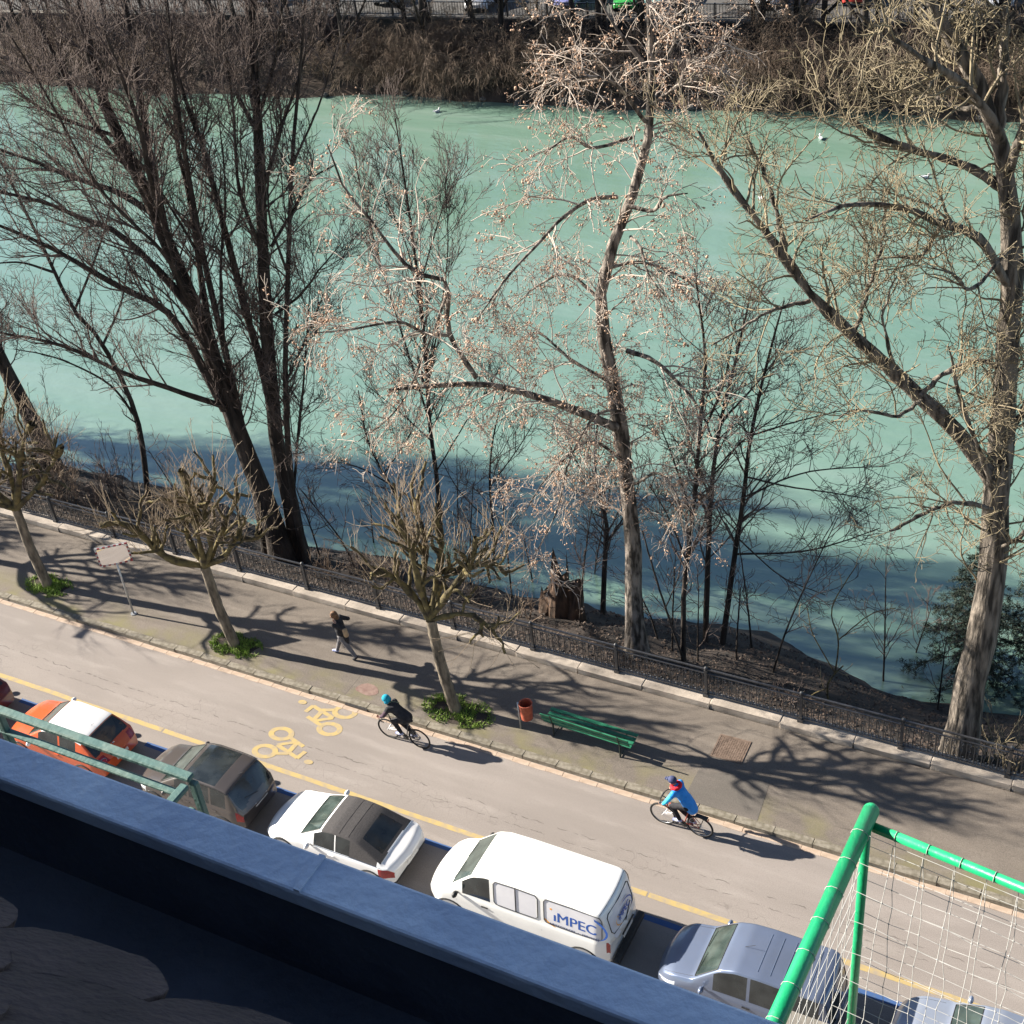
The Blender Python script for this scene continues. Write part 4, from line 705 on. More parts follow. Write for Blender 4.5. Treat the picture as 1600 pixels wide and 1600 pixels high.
# large weeping willows hanging over the far water
for x, t, L, lab in ((-51.0, 1.8, 8.5, 'tall weeping brown willow hanging over the far waterline beside the white car'), (-46.0, 1.6, 6.5, 'weeping brown willow with a broad skirt of twigs on the far waterline'), (-27, 1.8, 7.5, 'weeping brown willow opposite the plane tree top on the far bank'), (-19.5, 2.0, 8.0, 'weeping willow on the far bank behind the furrowed tree'), (-11, 1.8, 7.0, 'weeping willow on the far bank near the picture edge behind the furrowed tree'), (-80, 2, 7, 'weeping willow on the far bank behind the leaning dark tree')):
    shrub((x, far_y(x) + t, -4.2), 34, L, lab, M_willow, .55, (4.0, 1.8, 3.4, .9), 'weeping_willow', None, .0, .75)
# boulders at the far waterline
M_rock = mat('shore_rock', (0.06, 0.055, 0.05), (0.2, 0.185, 0.165), 3, 0.9, 0.6, 9)
bm = bmesh.new(); bmesh.ops.create_icosphere(bm, subdivisions=2, radius=1)
for v in bm.verts: v.co *= 1 + .22 * math.sin(5 * v.co.x + 3 * v.co.z) + .12 * math.sin(9 * v.co.y)
rme = bpy.data.meshes.new('shore_rock'); bm.to_mesh(rme); bm.free(); rme.materials.append(M_rock)
for i in range(30):
    x = -93 + i * 2.9 + random.uniform(-.6, .6); o = bpy.data.objects.new('shore_rock', rme); COL.objects.link(o); o.location = (x, far_y(x) + random.uniform(-.2, .7), -4.45 + random.uniform(0, .2)); s = random.uniform(.15, .38); o.scale = (s * 1.3, s, s * .7); o.rotation_euler = (0, 0, random.uniform(0, 6.28)); tag(o, 'grey boulder lying at the far waterline', 'rock', 'boulders along the far waterline')
# white gulls on the river
M_white = mat('white_feather', (0.75, 0.75, 0.74), (0.6, 0.6, 0.6), 8, 0.8); M_beak = mat('yellow_beak', (0.55, 0.33, 0.05), None, 1, 0.5)
for px, py, rz, lab in ((1446, 277, .5, 'white gull swimming off the far bank between the branches of the furrowed tree'), (1282, 216, 2.0, 'white gull swimming close under the far bank brush'), (683, 174, 1.0, 'white gull swimming close under the dark far bank beside the drooping brush'), (1190, 311, -.6, 'white gull swimming in mid river beside the grey tree limb')):
    p = G(px, py, WZ + .05); g = empty('gull', (p[0], p[1], WZ), rz, lab, 'bird'); g.scale = (.75, .75, .75); w = MB(); w.sphere((0, 0, .09), .3, 12, 8, (1, .42, .36)); w.sphere((.26, 0, .27), .1, 8, 6, (1.1, .9, .95)); w.tube([(.16, 0, .12), (.22, 0, .22), (.26, 0, .27)], [.09, .06, .06], 8); w.tube([(-.24, 0, .12), (-.44, 0, .17)], [.08, .02], 6); w.build('body', M_white, g, True)
    for s in (-1, 1): w = MB(); w.sphere((-.08, s * .11, .14), .22, 8, 6, (1.15, .16, .34)); w.build('wing', mat('gull_grey', (.42, .44, .47), None, 1, .8) if 'gull_grey' not in MATS else MATS['gull_grey'], g, True)
    w = MB(); w.tube([(.35, 0, .27), (.42, 0, .255)], [.022, .006], 6); w.build('beak', M_beak, g)
# ------------------------------------------------------------------ vehicles (local x runs from nose to tail)
def paint(name, c, c2=None, rough=0.28, metal=0.0): return mat(name, c, c2 or tuple(x * 0.93 for x in c), 2.0, rough, coat=0.7, metal=metal)
M_glass = mat('dark_glass', (0.012, 0.016, 0.018), (0.03, 0.036, 0.038), 2.5, 0.05, spec=0.7); M_wscreen = mat('windscreen_glass', (0.020, 0.030, 0.028), (0.060, 0.082, 0.076), 2.2, 0.05, spec=0.8, detail=2, contrast=(0.35, 0.75))
M_tyre = mat('tyre_rubber', (0.012, 0.012, 0.012), (0.03, 0.03, 0.03), 20, 0.85); M_rim = mat('alloy_rim', (0.45, 0.46, 0.47), (0.3, 0.31, 0.32), 8, 0.35, metal=0.8); M_trim = mat('black_trim', (0.015, 0.015, 0.016), (0.028, 0.028, 0.028), 12, 0.5)
M_tail = mat('red_tail_light', (0.33, 0.012, 0.014), (0.20, 0.006, 0.008), 14, 0.15, coat=0.6); M_head = mat('headlight_glass', (0.62, 0.65, 0.68), (0.4, 0.43, 0.46), 18, 0.1, coat=0.8); M_plate = mat('number_plate', (0.62, 0.62, 0.60), (0.42, 0.42, 0.42), 30, 0.5); M_chrome = mat('chrome', (0.6, 0.6, 0.62), None, 1, 0.15, metal=1.0)
def sm(a, k):
    ker = np.hanning(k + 2)[1:-1]; ker /= ker.sum(); return np.convolve(np.pad(a, k // 2, mode='edge'), ker, 'valid')[:len(a)]
def car(name, label, front, yc, L, W, sil, belt, pm, regions=(), roofw=0.74, tum=None, smooth=7, seams=(), wheels=None, group='cars parked along the kerb', mirrors=None, extras=None, wr=0.31, z0=0.24, flip=False, cat_='car', arches=True):
    root = empty(name, (front, yc, 0), math.pi if flip else 0, label, cat_, group)
    ns = 121; xs = np.linspace(0, L, ns); zt = sm(np.interp(xs, [p[0] for p in sil], [p[1] for p in sil]), smooth); zb = np.minimum(np.interp(xs, [p[0] for p in belt], [p[1] for p in belt]), zt - .05)
    w = W / 2 * (1 - .26 * np.clip(1 - xs / .55, 0, 1) ** 2.2 - .17 * np.clip(1 - (L - xs) / .5, 0, 1) ** 2.4); g = zt - zb; gm = max(g); k = np.clip((g - .12) / (gm - .15), 0, 1); wrf = w * (.88 - (.88 - roofw) * k)
    zz0 = z0 + .16 * np.clip(1 - xs / .4, 0, 1) ** 2 + .14 * np.clip(1 - (L - xs) / .35, 0, 1) ** 2
    low = [(0., .93), (.12, .985), (.3, 1.), (.5, 1.), (.68, .998), (.85, .99), (.95, .975)]; gl = [0., .05, .28, .5, .72, .93]; tops = [.985, .93, .82, .68, .5, .25, 0.]
    cols = []
    for s, f in low: cols.append((w * f, zz0 + (zb - zz0) * s, 'low', s))
    for s in gl: cols.append((w * .955 + (wrf - w * .955) * s ** 1.15, zb + (zt - .045 - zb) * s, 'glass', s))
    for f in tops: cols.append((wrf * f, zt - .012 - .026 * f ** 4 - .012 * f * f, 'top', f))
    nc = len(cols); V = np.zeros((2, ns, nc, 3))
    for c, (yy, z, _, _) in enumerate(cols):
        for sd, sg in ((0, -1), (1, 1)): V[sd, :, c, 0] = xs; V[sd, :, c, 1] = sg * yy; V[sd, :, c, 2] = z
    # bow the nose and tail in plan
    bow = np.zeros((2, ns, nc)); fy = np.abs(V[..., 1]) / (W / 2)
    V[..., 0] += .16 * fy ** 2 * np.clip(1 - xs / .6, 0, 1)[None, :, None] - .19 * fy ** 2 * np.clip(1 - (L - xs) / .5, 0, 1)[None, :, None]
    VV = V.reshape(-1, 3); F = {}; idx = lambda sd, i, c: (sd * ns + i) * nc + c
    def put(key, f): F.setdefault(key, []).append(f)
    def which(x, y, z, col, f, sd):
        for nm, m_, fn in regions:
            if fn(x, y, z, col, f): return (nm, m_, sd if nm not in ('windscreen', 'rear_window', 'roof_panel', 'soft_top', 'roof', 'bonnet', 'lower_bumper', 'glass_roof', 'tailgate_panel') else 2)
        return ('body', pm, 2)
    for sd in (0, 1):
        for i in range(ns - 1):
            for c in range(nc - 1):
                a, b_, c_, d = idx(sd, i, c), idx(sd, i + 1, c), idx(sd, i + 1, c + 1), idx(sd, i, c + 1); m4 = (VV[a] + VV[b_] + VV[c_] + VV[d]) / 4; kind = cols[c][2] if cols[c][2] == cols[c + 1][2] else ('sill' if cols[c][2] == 'low' else 'edge'); fv = (cols[c][3] + cols[c + 1][3]) / 2 if kind in ('glass', 'top', 'low') else .5
                put(which(m4[0], abs(m4[1]), m4[2], kind, fv, sd), (a, b_, c_, d) if sd == 0 else (d, c_, b_, a))
    for i, fl in ((0, True), (ns - 1, False)):
        for c in range(nc - 1):
            a, b_, c_, d = idx(0, i, c), idx(1, i, c), idx(1, i, c + 1), idx(0, i, c + 1); m4 = (VV[a] + VV[d]) / 2
            if c == nc - 2: q = (a, b_, c_)
            else: q = (a, b_, c_, d)
            put(which(m4[0], abs(m4[1]) * .5, m4[2], 'cap', .5, 2), q[::-1] if fl else q)
    for (nm, m_, sd), fs in F.items():
        u = sorted({i for f in fs for i in f}); mp_ = {a: k for k, a in enumerate(u)}
        o = obj(nm, pyd(nm, VV[u], [tuple(mp_[i] for i in f) for f in fs], True), m_, root)
    def side(x, s, sd=-1, off=.004):                       # a point on the flank: s<0 below the belt, 0..1 up the window
        i = min(max(x / L * (ns - 1), 0), ns - 1.001); j = int(i); fr = i - j; gz = lambda a: a[j] * (1 - fr) + a[j + 1] * fr
        if s >= 0: yy = gz(w) * .955 + (gz(wrf) - gz(w) * .955) * s ** 1.15; z = gz(zb) + (gz(zt) - .045 - gz(zb)) * s
        else: yy = gz(w) * np.interp(s, [-1, -.5, -.15, 0], [.93, 1., .99, .955]); z = gz(zb) + s * (gz(zb) - gz(zz0))
        return np.array([x, sd * (yy + off), z])
    def top(x, f, sg=-1, off=.004):
        i = min(max(x / L * (ns - 1), 0), ns - 1.001); j = int(i); fr = i - j; gz = lambda a: a[j] * (1 - fr) + a[j + 1] * fr; dz = (zt[j + 1] - zt[j]) / (xs[1]); nx, nz = -dz / math.hypot(1, dz), 1 / math.hypot(1, dz)
        yy = gz(wrf) * f; xx = x + .16 * (yy / (W / 2)) ** 2 * max(0, 1 - x / .6) - .19 * (yy / (W / 2)) ** 2 * max(0, 1 - (L - x) / .5)
        return np.array([xx + nx * off, sg * yy, gz(zt) - .012 - .026 * f ** 4 - .012 * f * f + nz * off])
    mb = MB()
    for sd in (-1, 1):
        for x in seams: mb.tube([side(x, s, sd, .0005) for s in (-.85, -.6, -.3, -.1, 0.0)], .0035, 4)
    if seams: mb.build('door_gap', M_trim, root)
    for x in (wheels or (.75, L - .75)):
        for sd in (-1, 1):
            R90 = Matrix.Rotation(math.pi / 2, 3, 'X'); wh = empty('wheel', (x, sd * (W / 2 - .115), wr)); wh.parent = root
            t = MB(); t.lathe([(wr * .62, -.1), (wr * .93, -.1), (wr, -.07), (wr, .07), (wr * .93, .1), (wr * .62, .1)], 24, (0, 0, 0), R90); t.build('tyre', M_tyre, wh, True)
            t = MB(); t.lathe([(.001, -.075), (wr * .2, -.085), (wr * .25, -.06), (wr * .6, -.055), (wr * .64, -.1), (wr * .64, .1), (wr * .6, .055), (wr * .25, .06), (wr * .2, .085), (.001, .075)], 20, (0, 0, 0), R90); t.build('rim', M_rim, wh, True)
            if arches:
                t = MB(); t.tube([(x + (wr + .05) * math.cos(a), sd * (W / 2 - .012), wr + (wr + .05) * math.sin(a)) for a in np.linspace(-.25, math.pi + .25, 15)], .035, 6); t.build('wheel_arch', M_trim, root)
                t = MB(); t.lathe([(.001, -.1), (wr + .05, -.1), (wr + .05, .0), (.001, .0)], 20, (x, sd * (W / 2 - .085), wr), R90); t.build('wheel_housing', M_trim, root)
    for nm_, a_, b2 in (('windscreen', 0, 1), ('rear_window', 1, 0)):
        xx_ = [VV[i][0] for k_, fs_ in F.items() if k_[0] == nm_ for f_ in fs_ for i in f_]
        if xx_ and name == 'parked_car':
            lo, hi = min(xx_), max(xx_); pts = [top(lo, f_, sg_, .003) for f_, sg_ in ((.9, -1), (.5, -1), (0, 1), (.5, 1), (.9, 1))] + [top(x_, .92, 1, .003) for x_ in np.linspace(lo, hi, 5)[1:-1]] + [top(hi, f_, sg_, .003) for f_, sg_ in ((.9, 1), (.5, 1), (0, 1), (.5, -1), (.9, -1))] + [top(x_, .92, -1, .003) for x_ in np.linspace(hi, lo, 5)[1:-1]]
            if 'convertible' not in label or nm_ == 'windscreen': g_ = MB(); g_.tube(pts, .011, 5, True); g_.build('window_seal', M_trim, root)
    if name in ('parked_car', 'parked_van') and yc < 30:
        for sg_ in (-1, 1): g_ = MB(); g_.tube([top(x_, .9, sg_, .0) for x_ in np.linspace(.2, .95, 8)], .004, 4); g_.build('bonnet_gap', M_trim, root)
    if mirrors:
        for sd in (-1, 1):
            p = side(mirrors[0], .02, sd, 0); mm = MB(); mm.sphere((p[0], p[1] + sd * .13, p[2] + .06), .1, 10, 7, (.62, 1.05, .72)); mm.tube([p, (p[0], p[1] + sd * .1, p[2] + .03)], .025, 6); mm.build('mirror', mirrors[1], root, True)
    if extras: extras(root, side, top)
    return root
def wipers(root, top, x, fs, ln=.5):
    for f0, sg, f1, sg1 in fs:
        mm = MB(); mm.tube([top(x, f0, sg, .012), top(x + .1, (f0 * sg + f1 * sg1) / 2 * 1, 1, .014) if False else top(x + .06, f1, sg1, .014)], .006, 4); mm.build('wiper', M_trim, root)
def plate(root, x, z, w_=.5, h=.11, tilt=0.0): mm = MB(); mm.box((x, 0, z), (.012, w_, h), Matrix.Rotation(tilt, 3, 'Y')); mm.build('number_plate', M_plate, root)
def handles(root, side, xs_, m_):
    for sd in (-1, 1):
        for x in xs_: p = side(x, -.2, sd, .012); mm = MB(); mm.box(p, (.17, .022, .028)); mm.build('door_handle', m_, root)
def line(root, name, pts, r, m_, closed=False): mm = MB(); mm.tube(pts, r, 5, closed); return mm.build(name, m_, root)
def antenna(root, top, x, l=.28): p = top(x, 0, 1, 0); line(root, 'antenna', [p, p + np.array([l * .75, 0, l * .55])], .005, M_trim)
PC = 17.72
std = lambda xw0, xw1, xr0, xr1, wins: [('windscreen', M_wscreen, lambda x, y, z, c, f: c == 'top' and xw0 < x < xw1 and f < .93), ('rear_window', M_glass, lambda x, y, z, c, f: c == 'top' and xr0 < x < xr1 and f < .9)] + [('side_window', M_glass, (lambda a, b_: lambda x, y, z, c, f: c == 'glass' and a < x < b_ and .04 < f < .97)(*q)) for q in wins]
# grey people carrier with a glass roof
P_grey = paint('warm_grey_paint', (0.072, 0.062, 0.058), metal=.2)
def ex(root, side, top):
    plate(root, 3.775, .80, .5, .11); handles(root, side, (1.95, 2.85), P_grey); antenna(root, top, 3.2, .3); wipers(root, top, 1.08, ((.75, -1, .1, -1), (.15, 1, .75, 1)))
    line(root, 'rear_wiper', [top(3.68, .05, 1, .015), top(3.6, .5, -1, .015)], .008, M_trim); line(root, 'roof_rail', [side(x, .97, -1, .012) for x in np.linspace(1.75, 3.3, 9)], .012, M_trim); line(root, 'roof_rail', [side(x, .97, 1, .012) for x in np.linspace(1.75, 3.3, 9)], .012, M_trim)
    line(root, 'chrome_strip', [top(1.02, f, sg, .006) for f, sg in ((.9, -1), (.5, -1), (0, 1), (.5, 1), (.9, 1))], .006, M_chrome)
car('parked_car', 'grey people carrier with black glass roof parked between the orange car and the white convertible', -23.1, PC, 3.82, 1.68, [(0, .6), (.1, .76), (.45, .92), (1.0, 1.05), (1.72, 1.48), (2.1, 1.57), (2.9, 1.56), (3.3, 1.50), (3.66, 1.05), (3.76, .92), (3.82, .8)], [(0, .6), (1, .9), (3.82, .98)], P_grey,
    std(1.06, 1.68, 3.32, 3.66, ((1.55, 1.98), (2.03, 2.72), (2.78, 3.26))) + [('glass_roof', M_glass, lambda x, y, z, c, f: c == 'top' and 1.86 < x < 2.9 and f < .93), ('tail_light', M_tail, lambda x, y, z, c, f: x > 3.52 and y > .5 and c == 'low' and f > .58), ('headlight', M_head, lambda x, y, z, c, f: x < .5 and y > .42 and .62 < z < .80 and c in ('low', 'sill'))],
    .78, seams=(1.18, 2.02, 2.78), mirrors=(1.32, P_grey), extras=ex)
# white convertible with a dark soft top
P_white = paint('white_paint', (0.74, 0.74, 0.74)); M_softtop = mat('charcoal_canvas', (0.040, 0.037, 0.038), (0.058, 0.054, 0.055), 30, 0.9, 0.3, 250)
def ex(root, side, top):
    plate(root, 4.12, .64, .5, .1, -.1); handles(root, side, (2.25,), P_white); wipers(root, top, 1.28, ((.75, -1, .1, -1), (.15, 1, .75, 1)))
    for x in (2.45, 2.72): line(root, 'roof_seam', [top(x, f, sg, .003) for f, sg in ((.93, -1), (.6, -1), (0, 1), (.6, 1), (.93, 1))], .006, M_softtop)
    line(root, 'chrome_strip', [side(x, .03, -1, .006) for x in np.linspace(1.5, 3.7, 12)], .007, M_chrome); line(root, 'chrome_strip', [side(x, .03, 1, .006) for x in np.linspace(1.5, 3.7, 12)], .007, M_chrome); line(root, 'chrome_strip', [top(3.70, f, sg, .006) for f, sg in ((.95, -1), (.6, -1), (0, 1), (.6, 1), (.95, 1))], .007, M_chrome)
car('parked_car', 'white convertible with charcoal fabric roof parked in front of the lettered van', -18.86, PC, 4.15, 1.70, [(0, .52), (.12, .68), (.5, .84), (1.22, .95), (1.92, 1.33), (2.25, 1.40), (2.75, 1.385), (3.0, 1.33), (3.66, 1.01), (3.76, .97), (4.04, .92), (4.15, .78)], [(0, .5), (1.2, .84), (4.15, .88)], P_white,
    [('windscreen', M_wscreen, lambda x, y, z, c, f: c == 'top' and 1.27 < x < 1.88 and f < .93), ('rear_window', M_glass, lambda x, y, z, c, f: c == 'top' and 3.04 < x < 3.58 and f < .75), ('side_window', M_glass, lambda x, y, z, c, f: c == 'glass' and 1.72 < x < 2.36 and .04 < f < .97), ('quarter_window', M_glass, lambda x, y, z, c, f: c == 'glass' and 2.40 < x < 2.80 and .04 < f < .97),
     ('soft_top', M_softtop, lambda x, y, z, c, f: (c in ('top', 'edge') and 1.95 < x < 3.68) or (c == 'glass' and 2.80 <= x < 3.6)), ('tail_light', M_tail, lambda x, y, z, c, f: x > 3.62 and y > .36 and c == 'low' and .58 < f < .92), ('lower_bumper', M_trim, lambda x, y, z, c, f: x > 3.7 and z < .42), ('headlight', M_head, lambda x, y, z, c, f: x < .6 and y > .42 and .58 < z < .74 and c in ('low', 'sill'))],
    .74, seams=(1.45, 2.42), mirrors=(1.62, P_white), extras=ex)
# orange hatchback with a white roof
P_orange = paint('orange_paint', (0.52, 0.085, 0.022))
def ex(root, side, top):
    plate(root, 3.86, .66, .45, .1, -.1); handles(root, side, (2.2,), P_orange); antenna(root, top, 2.95, .2); wipers(root, top, 1.1, ((.75, -1, .1, -1), (.15, 1, .75, 1)))
    mm = MB(); mm.sphere(tuple(top(3.64, 0, 1, .0)), .05, 10, 6, (.25, 1, .7)); mm.build('badge', M_chrome, root)
    line(root, 'lamp_ring', [np.array([3.74 + .02 * math.cos(a), -.60 + .11 * math.cos(a), .84 + .1 * math.sin(a)]) for a in np.linspace(0, 6.28, 15)[:-1]], .012, M_chrome, True)
car('parked_car', 'orange hatchback with white roof parked behind the green terrace railing', -27.95, PC, 3.88, 1.66, [(0, .58), (.1, .74), (.45, .88), (1.05, .99), (1.7, 1.38), (2.05, 1.45), (2.9, 1.42), (3.15, 1.36), (3.6, 1.02), (3.75, .93), (3.88, .78)], [(0, .6), (1, .88), (3.88, .93)], P_orange,
    std(1.10, 1.66, 3.16, 3.58, ((1.55, 2.3), (2.36, 2.95))) + [('roof', P_white, lambda x, y, z, c, f: c in ('top', 'edge') and 1.68 < x < 3.14), ('tail_light', M_tail, lambda x, y, z, c, f: x > 3.52 and .45 < y < .68 and .76 < z < .93), ('headlight', M_head, lambda x, y, z, c, f: x < .5 and y > .4 and .58 < z < .76 and c in ('low', 'sill'))],
    .76, seams=(1.2, 2.34), mirrors=(1.34, P_white), extras=ex)
# white van with blue lettering
def text_mesh(body, size, offset=0.0, extr=.002, spacing=1.0):
    cu = bpy.data.curves.new('lettering', 'FONT'); cu.body = body; cu.size = size; cu.offset = offset; cu.extrude = extr; cu.align_x = 'CENTER'; cu.align_y = 'CENTER'; cu.space_character = spacing
    o = bpy.data.objects.new('lettering_tmp', cu); COL.objects.link(o); dg = bpy.context.evaluated_depsgraph_get(); me = bpy.data.meshes.new_from_object(o.evaluated_get(dg)); bpy.data.objects.remove(o); return me
def on_plane(me, name, m_, root, c, X, Y):
    X = Vector(X).normalized(); Y = Vector(Y); Y = (Y - X * Y.dot(X)).normalized(); Z = X.cross(Y); o = obj(name, me, None, root); me.materials.clear(); me.materials.append(m_); o.matrix_local = Matrix(((X.x, Y.x, Z.x, c[0]), (X.y, Y.y, Z.y, c[1]), (X.z, Y.z, Z.z, c[2]), (0, 0, 0, 1))); return o
M_lblue = mat('logo_blue', (0.02, 0.085, 0.34), None, 1, 0.4); M_lor = mat('logo_orange', (0.72, 0.30, 0.03), None, 1, 0.4); M_lgrey = mat('logo_dark_blue', (0.05, 0.07, 0.16), None, 1, 0.5)
def arc_mesh(rx, ry, a0, a1, w0, n=26):
    V = []; F = []
    for k in range(n):
        t = k / (n - 1); a = a0 + (a1 - a0) * t; ww = w0 * math.sin(math.pi * t) ** .8 + .002; V += [((rx - ww) * math.cos(a), (ry - ww) * math.sin(a), 0), ((rx + ww) * math.cos(a), (ry + ww) * math.sin(a), 0)]
    for k in range(n - 1): F.append((2 * k, 2 * k + 1, 2 * k + 3, 2 * k + 2))
    return pyd('logo_arc', V, F)
P_van = paint('van_white_paint', (0.78, 0.78, 0.76)); M_blind = mat('white_window_film', (0.60, 0.60, 0.64), (0.66, 0.66, 0.69), 3, 0.25)
def ex(root, side, top):
    def logo(c, X, Y, s, full=True):
        c = np.array(c); X = np.array(X, float); Y = np.array(Y, float); Y -= X * (X @ Y); Y /= np.linalg.norm(Y); nrm = np.cross(X, Y)
        [on_plane(text_mesh('\u0131MPEC', .33 * s, 0.0, .0008), 'lettering', M_lblue, root, c + nrm * (.008 + .0018 * q) + X * (.0095 * s * (q - 2)) + Y * .006 * ((q % 3) - 1), X, Y) for q in (range(5) if full else range(1, 4))]
        dot = MB(); dot.lathe([(.001, .003), (.024 * s, .003), (.024 * s, -.002)], 12); me = pyd('logo_dot', dot.V, dot.F); on_plane(me, 'logo_dot', M_lor, root, c + X * (-.475 * s) + Y * .165 * s + nrm * .012, X, Y)
        if full: on_plane(text_mesh('NETTOYAGES  \u2022  SERVICES', .075 * s, .0006, .0015, 1.15), 'lettering', M_lgrey, root, c - Y * .21 * s + nrm * .012, X, Y)
        on_plane(arc_mesh(.66 * s, .33 * s, -.75, 1.75, .026 * s), 'logo_arc', M_lblue, root, c + nrm * .011, X, Y); on_plane(arc_mesh(.66 * s, .33 * s, 2.55, 4.2, .02 * s), 'logo_arc', M_lor, root, c + nrm * .0112, X, Y)
    a = side(4.02, .15, -1, 0); b_ = side(4.02, .85, -1, 0); logo((a + b_) / 2 + np.array([0.02, -.002, -.10]), (1, 0, 0), b_ - a, 1.22)
    t0 = top(4.86, 0, 1, 0); t1 = top(4.95, 0, 1, 0); logo((t0 + t1) / 2 + np.array([.01, 0, .02]), (0, 1, 0), t0 - t1, .62, False)
    for sd in (-1, 1):
        for (xa, xb) in ((1.98, 3.12), (3.28, 4.72)):
            pts = [side(x, s, sd, .003) for x, s in ((xa + .06, .06), ((xa + xb) / 2, .05), (xb - .06, .06), (xb, .14), (xb, .5), (xb, .82), (xb - .06, .92), ((xa + xb) / 2, .93), (xa + .06, .92), (xa, .82), (xa, .5), (xa, .14))]; line(root, 'window_seal', pts, .011, M_trim, True)
        line(root, 'window_divider', [side(2.55, s, sd, .004) for s in (.06, .5, .92)], .014, M_trim)
    pts = [top(4.80, .0, 1, .008), top(4.80, .72, 1, .008), top(4.82, .82, 1, .008), top(4.93, .86, 1, .008), top(4.955, .78, 1, .008), top(4.955, 0, 1, .008), top(4.955, .78, -1, .008), top(4.93, .86, -1, .008), top(4.82, .82, -1, .008), top(4.80, .72, -1, .008)]; line(root, 'window_seal', pts, .012, M_trim, True)
    line(root, 'rear_wiper', [top(4.965, .1, -1, .02), top(4.92, .55, 1, .02)], .011, M_trim); line(root, 'tailgate_handle', [(5.0, -.3, .93), (5.0, .3, .93)], .022, M_trim); plate(root, 4.995, .80, .5, .11)
    line(root, 'roof_gap', [top(4.70, f, sg, .0) for f, sg in ((.98, -1), (.6, -1), (0, 1), (.6, 1), (.98, 1))], .006, M_trim)
    wipers(root, top, .80, ((.75, -1, .1, -1), (.15, 1, .75, 1))); handles(root, side, (1.72,), M_trim)
    bx = MB(); bx.box((4.99, 0, .42), (.16, 1.55, .16)); bevel(bx.build('rear_bumper', M_trim, root), .03, 2)
    sh = MB(); sh.box((1.0, .25, 1.475), (.005, .34, .23), Matrix.Rotation(.86, 3, 'Y')); 
car('parked_van', 'white panel van with blue and orange lettering on its flank and rear window', -13.95, PC, 5.0, 1.72, [(0, .70), (.08, .92), (.35, 1.06), (.75, 1.18), (1.42, 1.80), (1.75, 1.92), (2.4, 1.95), (4.5, 1.95), (4.72, 1.92), (4.80, 1.84), (4.95, 1.22), (5.0, .95)], [(0, .75), (.8, 1.08), (5.0, 1.10)], P_van,
    [('windscreen', M_wscreen, lambda x, y, z, c, f: c == 'top' and .80 < x < 1.38 and f < .93), ('rear_window', M_blind, lambda x, y, z, c, f: c == 'top' and 4.79 < x < 4.96 and f < .86), ('side_window', M_glass, lambda x, y, z, c, f: c == 'glass' and 1.12 < x < 1.86 and .04 < f < .93), ('window_panel', M_blind, lambda x, y, z, c, f: c == 'glass' and (2.0 < x < 3.1 or 3.3 < x < 4.7) and .04 < f < .93),
     ('tail_light', M_tail, lambda x, y, z, c, f: x > 4.78 and y > .55 and c == 'low' and .58 < f < .92), ('headlight', M_head, lambda x, y, z, c, f: x < .4 and y > .42 and .66 < z < .88 and c in ('low', 'sill'))],
    .83, smooth=5, seams=(.95, 1.92, 3.2), mirrors=(1.0, M_trim), extras=ex, wr=.33, group=None, cat_='van')
# blue grey high roofed car
P_blue = paint('blue_grey_paint', (0.15, 0.185, 0.27), metal=.45)
def ex(root, side, top):
    antenna(root, top, 1.9, .3); wipers(root, top, 1.02, ((.75, -1, .1, -1), (.15, 1, .75, 1))); handles(root, side, (2.2, 3.1), M_trim); plate(root, 4.09, .8)
    for x in (2.35, 2.62, 2.9, 3.18, 3.46): line(root, 'roof_rib', [top(x, f, sg, .004) for f, sg in ((.75, -1), (.4, -1), (0, 1), (.4, 1), (.75, 1))], .007, P_blue)
    mm = MB(); mm.box((1.25, -.28, 1.22), (.06, .1, .08)); mm.build('dashboard_item', M_tail, root)
car('parked_car', 'blue grey high roofed car with ribbed roof parked behind the lettered van', -8.02, PC - .1, 4.1, 1.70, [(0, .58), (.1, .80), (.4, .95), (.95, 1.08), (1.55, 1.62), (1.9, 1.75), (2.4, 1.79), (3.7, 1.77), (3.9, 1.70), (4.02, 1.15), (4.1, .9)], [(0, .62), (.95, .96), (4.1, 1.02)], P_blue,
    std(1.0, 1.52, 3.91, 4.03, ((1.42, 2.18), (2.26, 3.05), (3.13, 3.75))) + [('tail_light', M_tail, lambda x, y, z, c, f: x > 3.9 and y > .55 and c == 'low' and f > .58), ('headlight', M_head, lambda x, y, z, c, f: x < .55 and y > .40 and .62 < z < .86 and c in ('low', 'sill'))], .80, seams=(1.1, 2.22, 3.1), mirrors=(1.22, P_blue), extras=ex)
# generic hatchback for the cut-off cars and the far street
HS = [(0, .58), (.1, .74), (.5, .9), (1.1, 1.0), (1.75, 1.39), (2.1, 1.45), (2.9, 1.42), (3.2, 1.35), (3.65, 1.0), (3.8, .92), (3.95, .78)]
def hatch(label, x, y, pm, group, flip=False, mir=True): return car('parked_car', label, x, y, 3.95, 1.68, HS, [(0, .6), (1, .88), (3.95, .93)], pm, std(1.16, 1.7, 3.22, 3.62, ((1.6, 2.3), (2.36, 3.05))) + [('tail_light', M_tail, lambda x, y, z, c, f: x > 3.6 and y > .5 and .74 < z < .95 and c in ('low', 'sill')), ('headlight', M_head, lambda x, y, z, c, f: x < .5 and y > .4 and .58 < z < .76 and c in ('low', 'sill'))], .77, seams=(1.25, 2.36), mirrors=(1.4, pm) if mir else None, group=group, flip=flip)
P_dark = paint('dark_red_paint', (0.10, 0.018, 0.014)); P_silver = paint('silver_blue_paint', (0.30, 0.34, 0.42), metal=.5)
hatch('dark red car cut by the picture edge in front of the orange hatchback', -32.75, PC, P_dark, 'cars parked along the kerb')
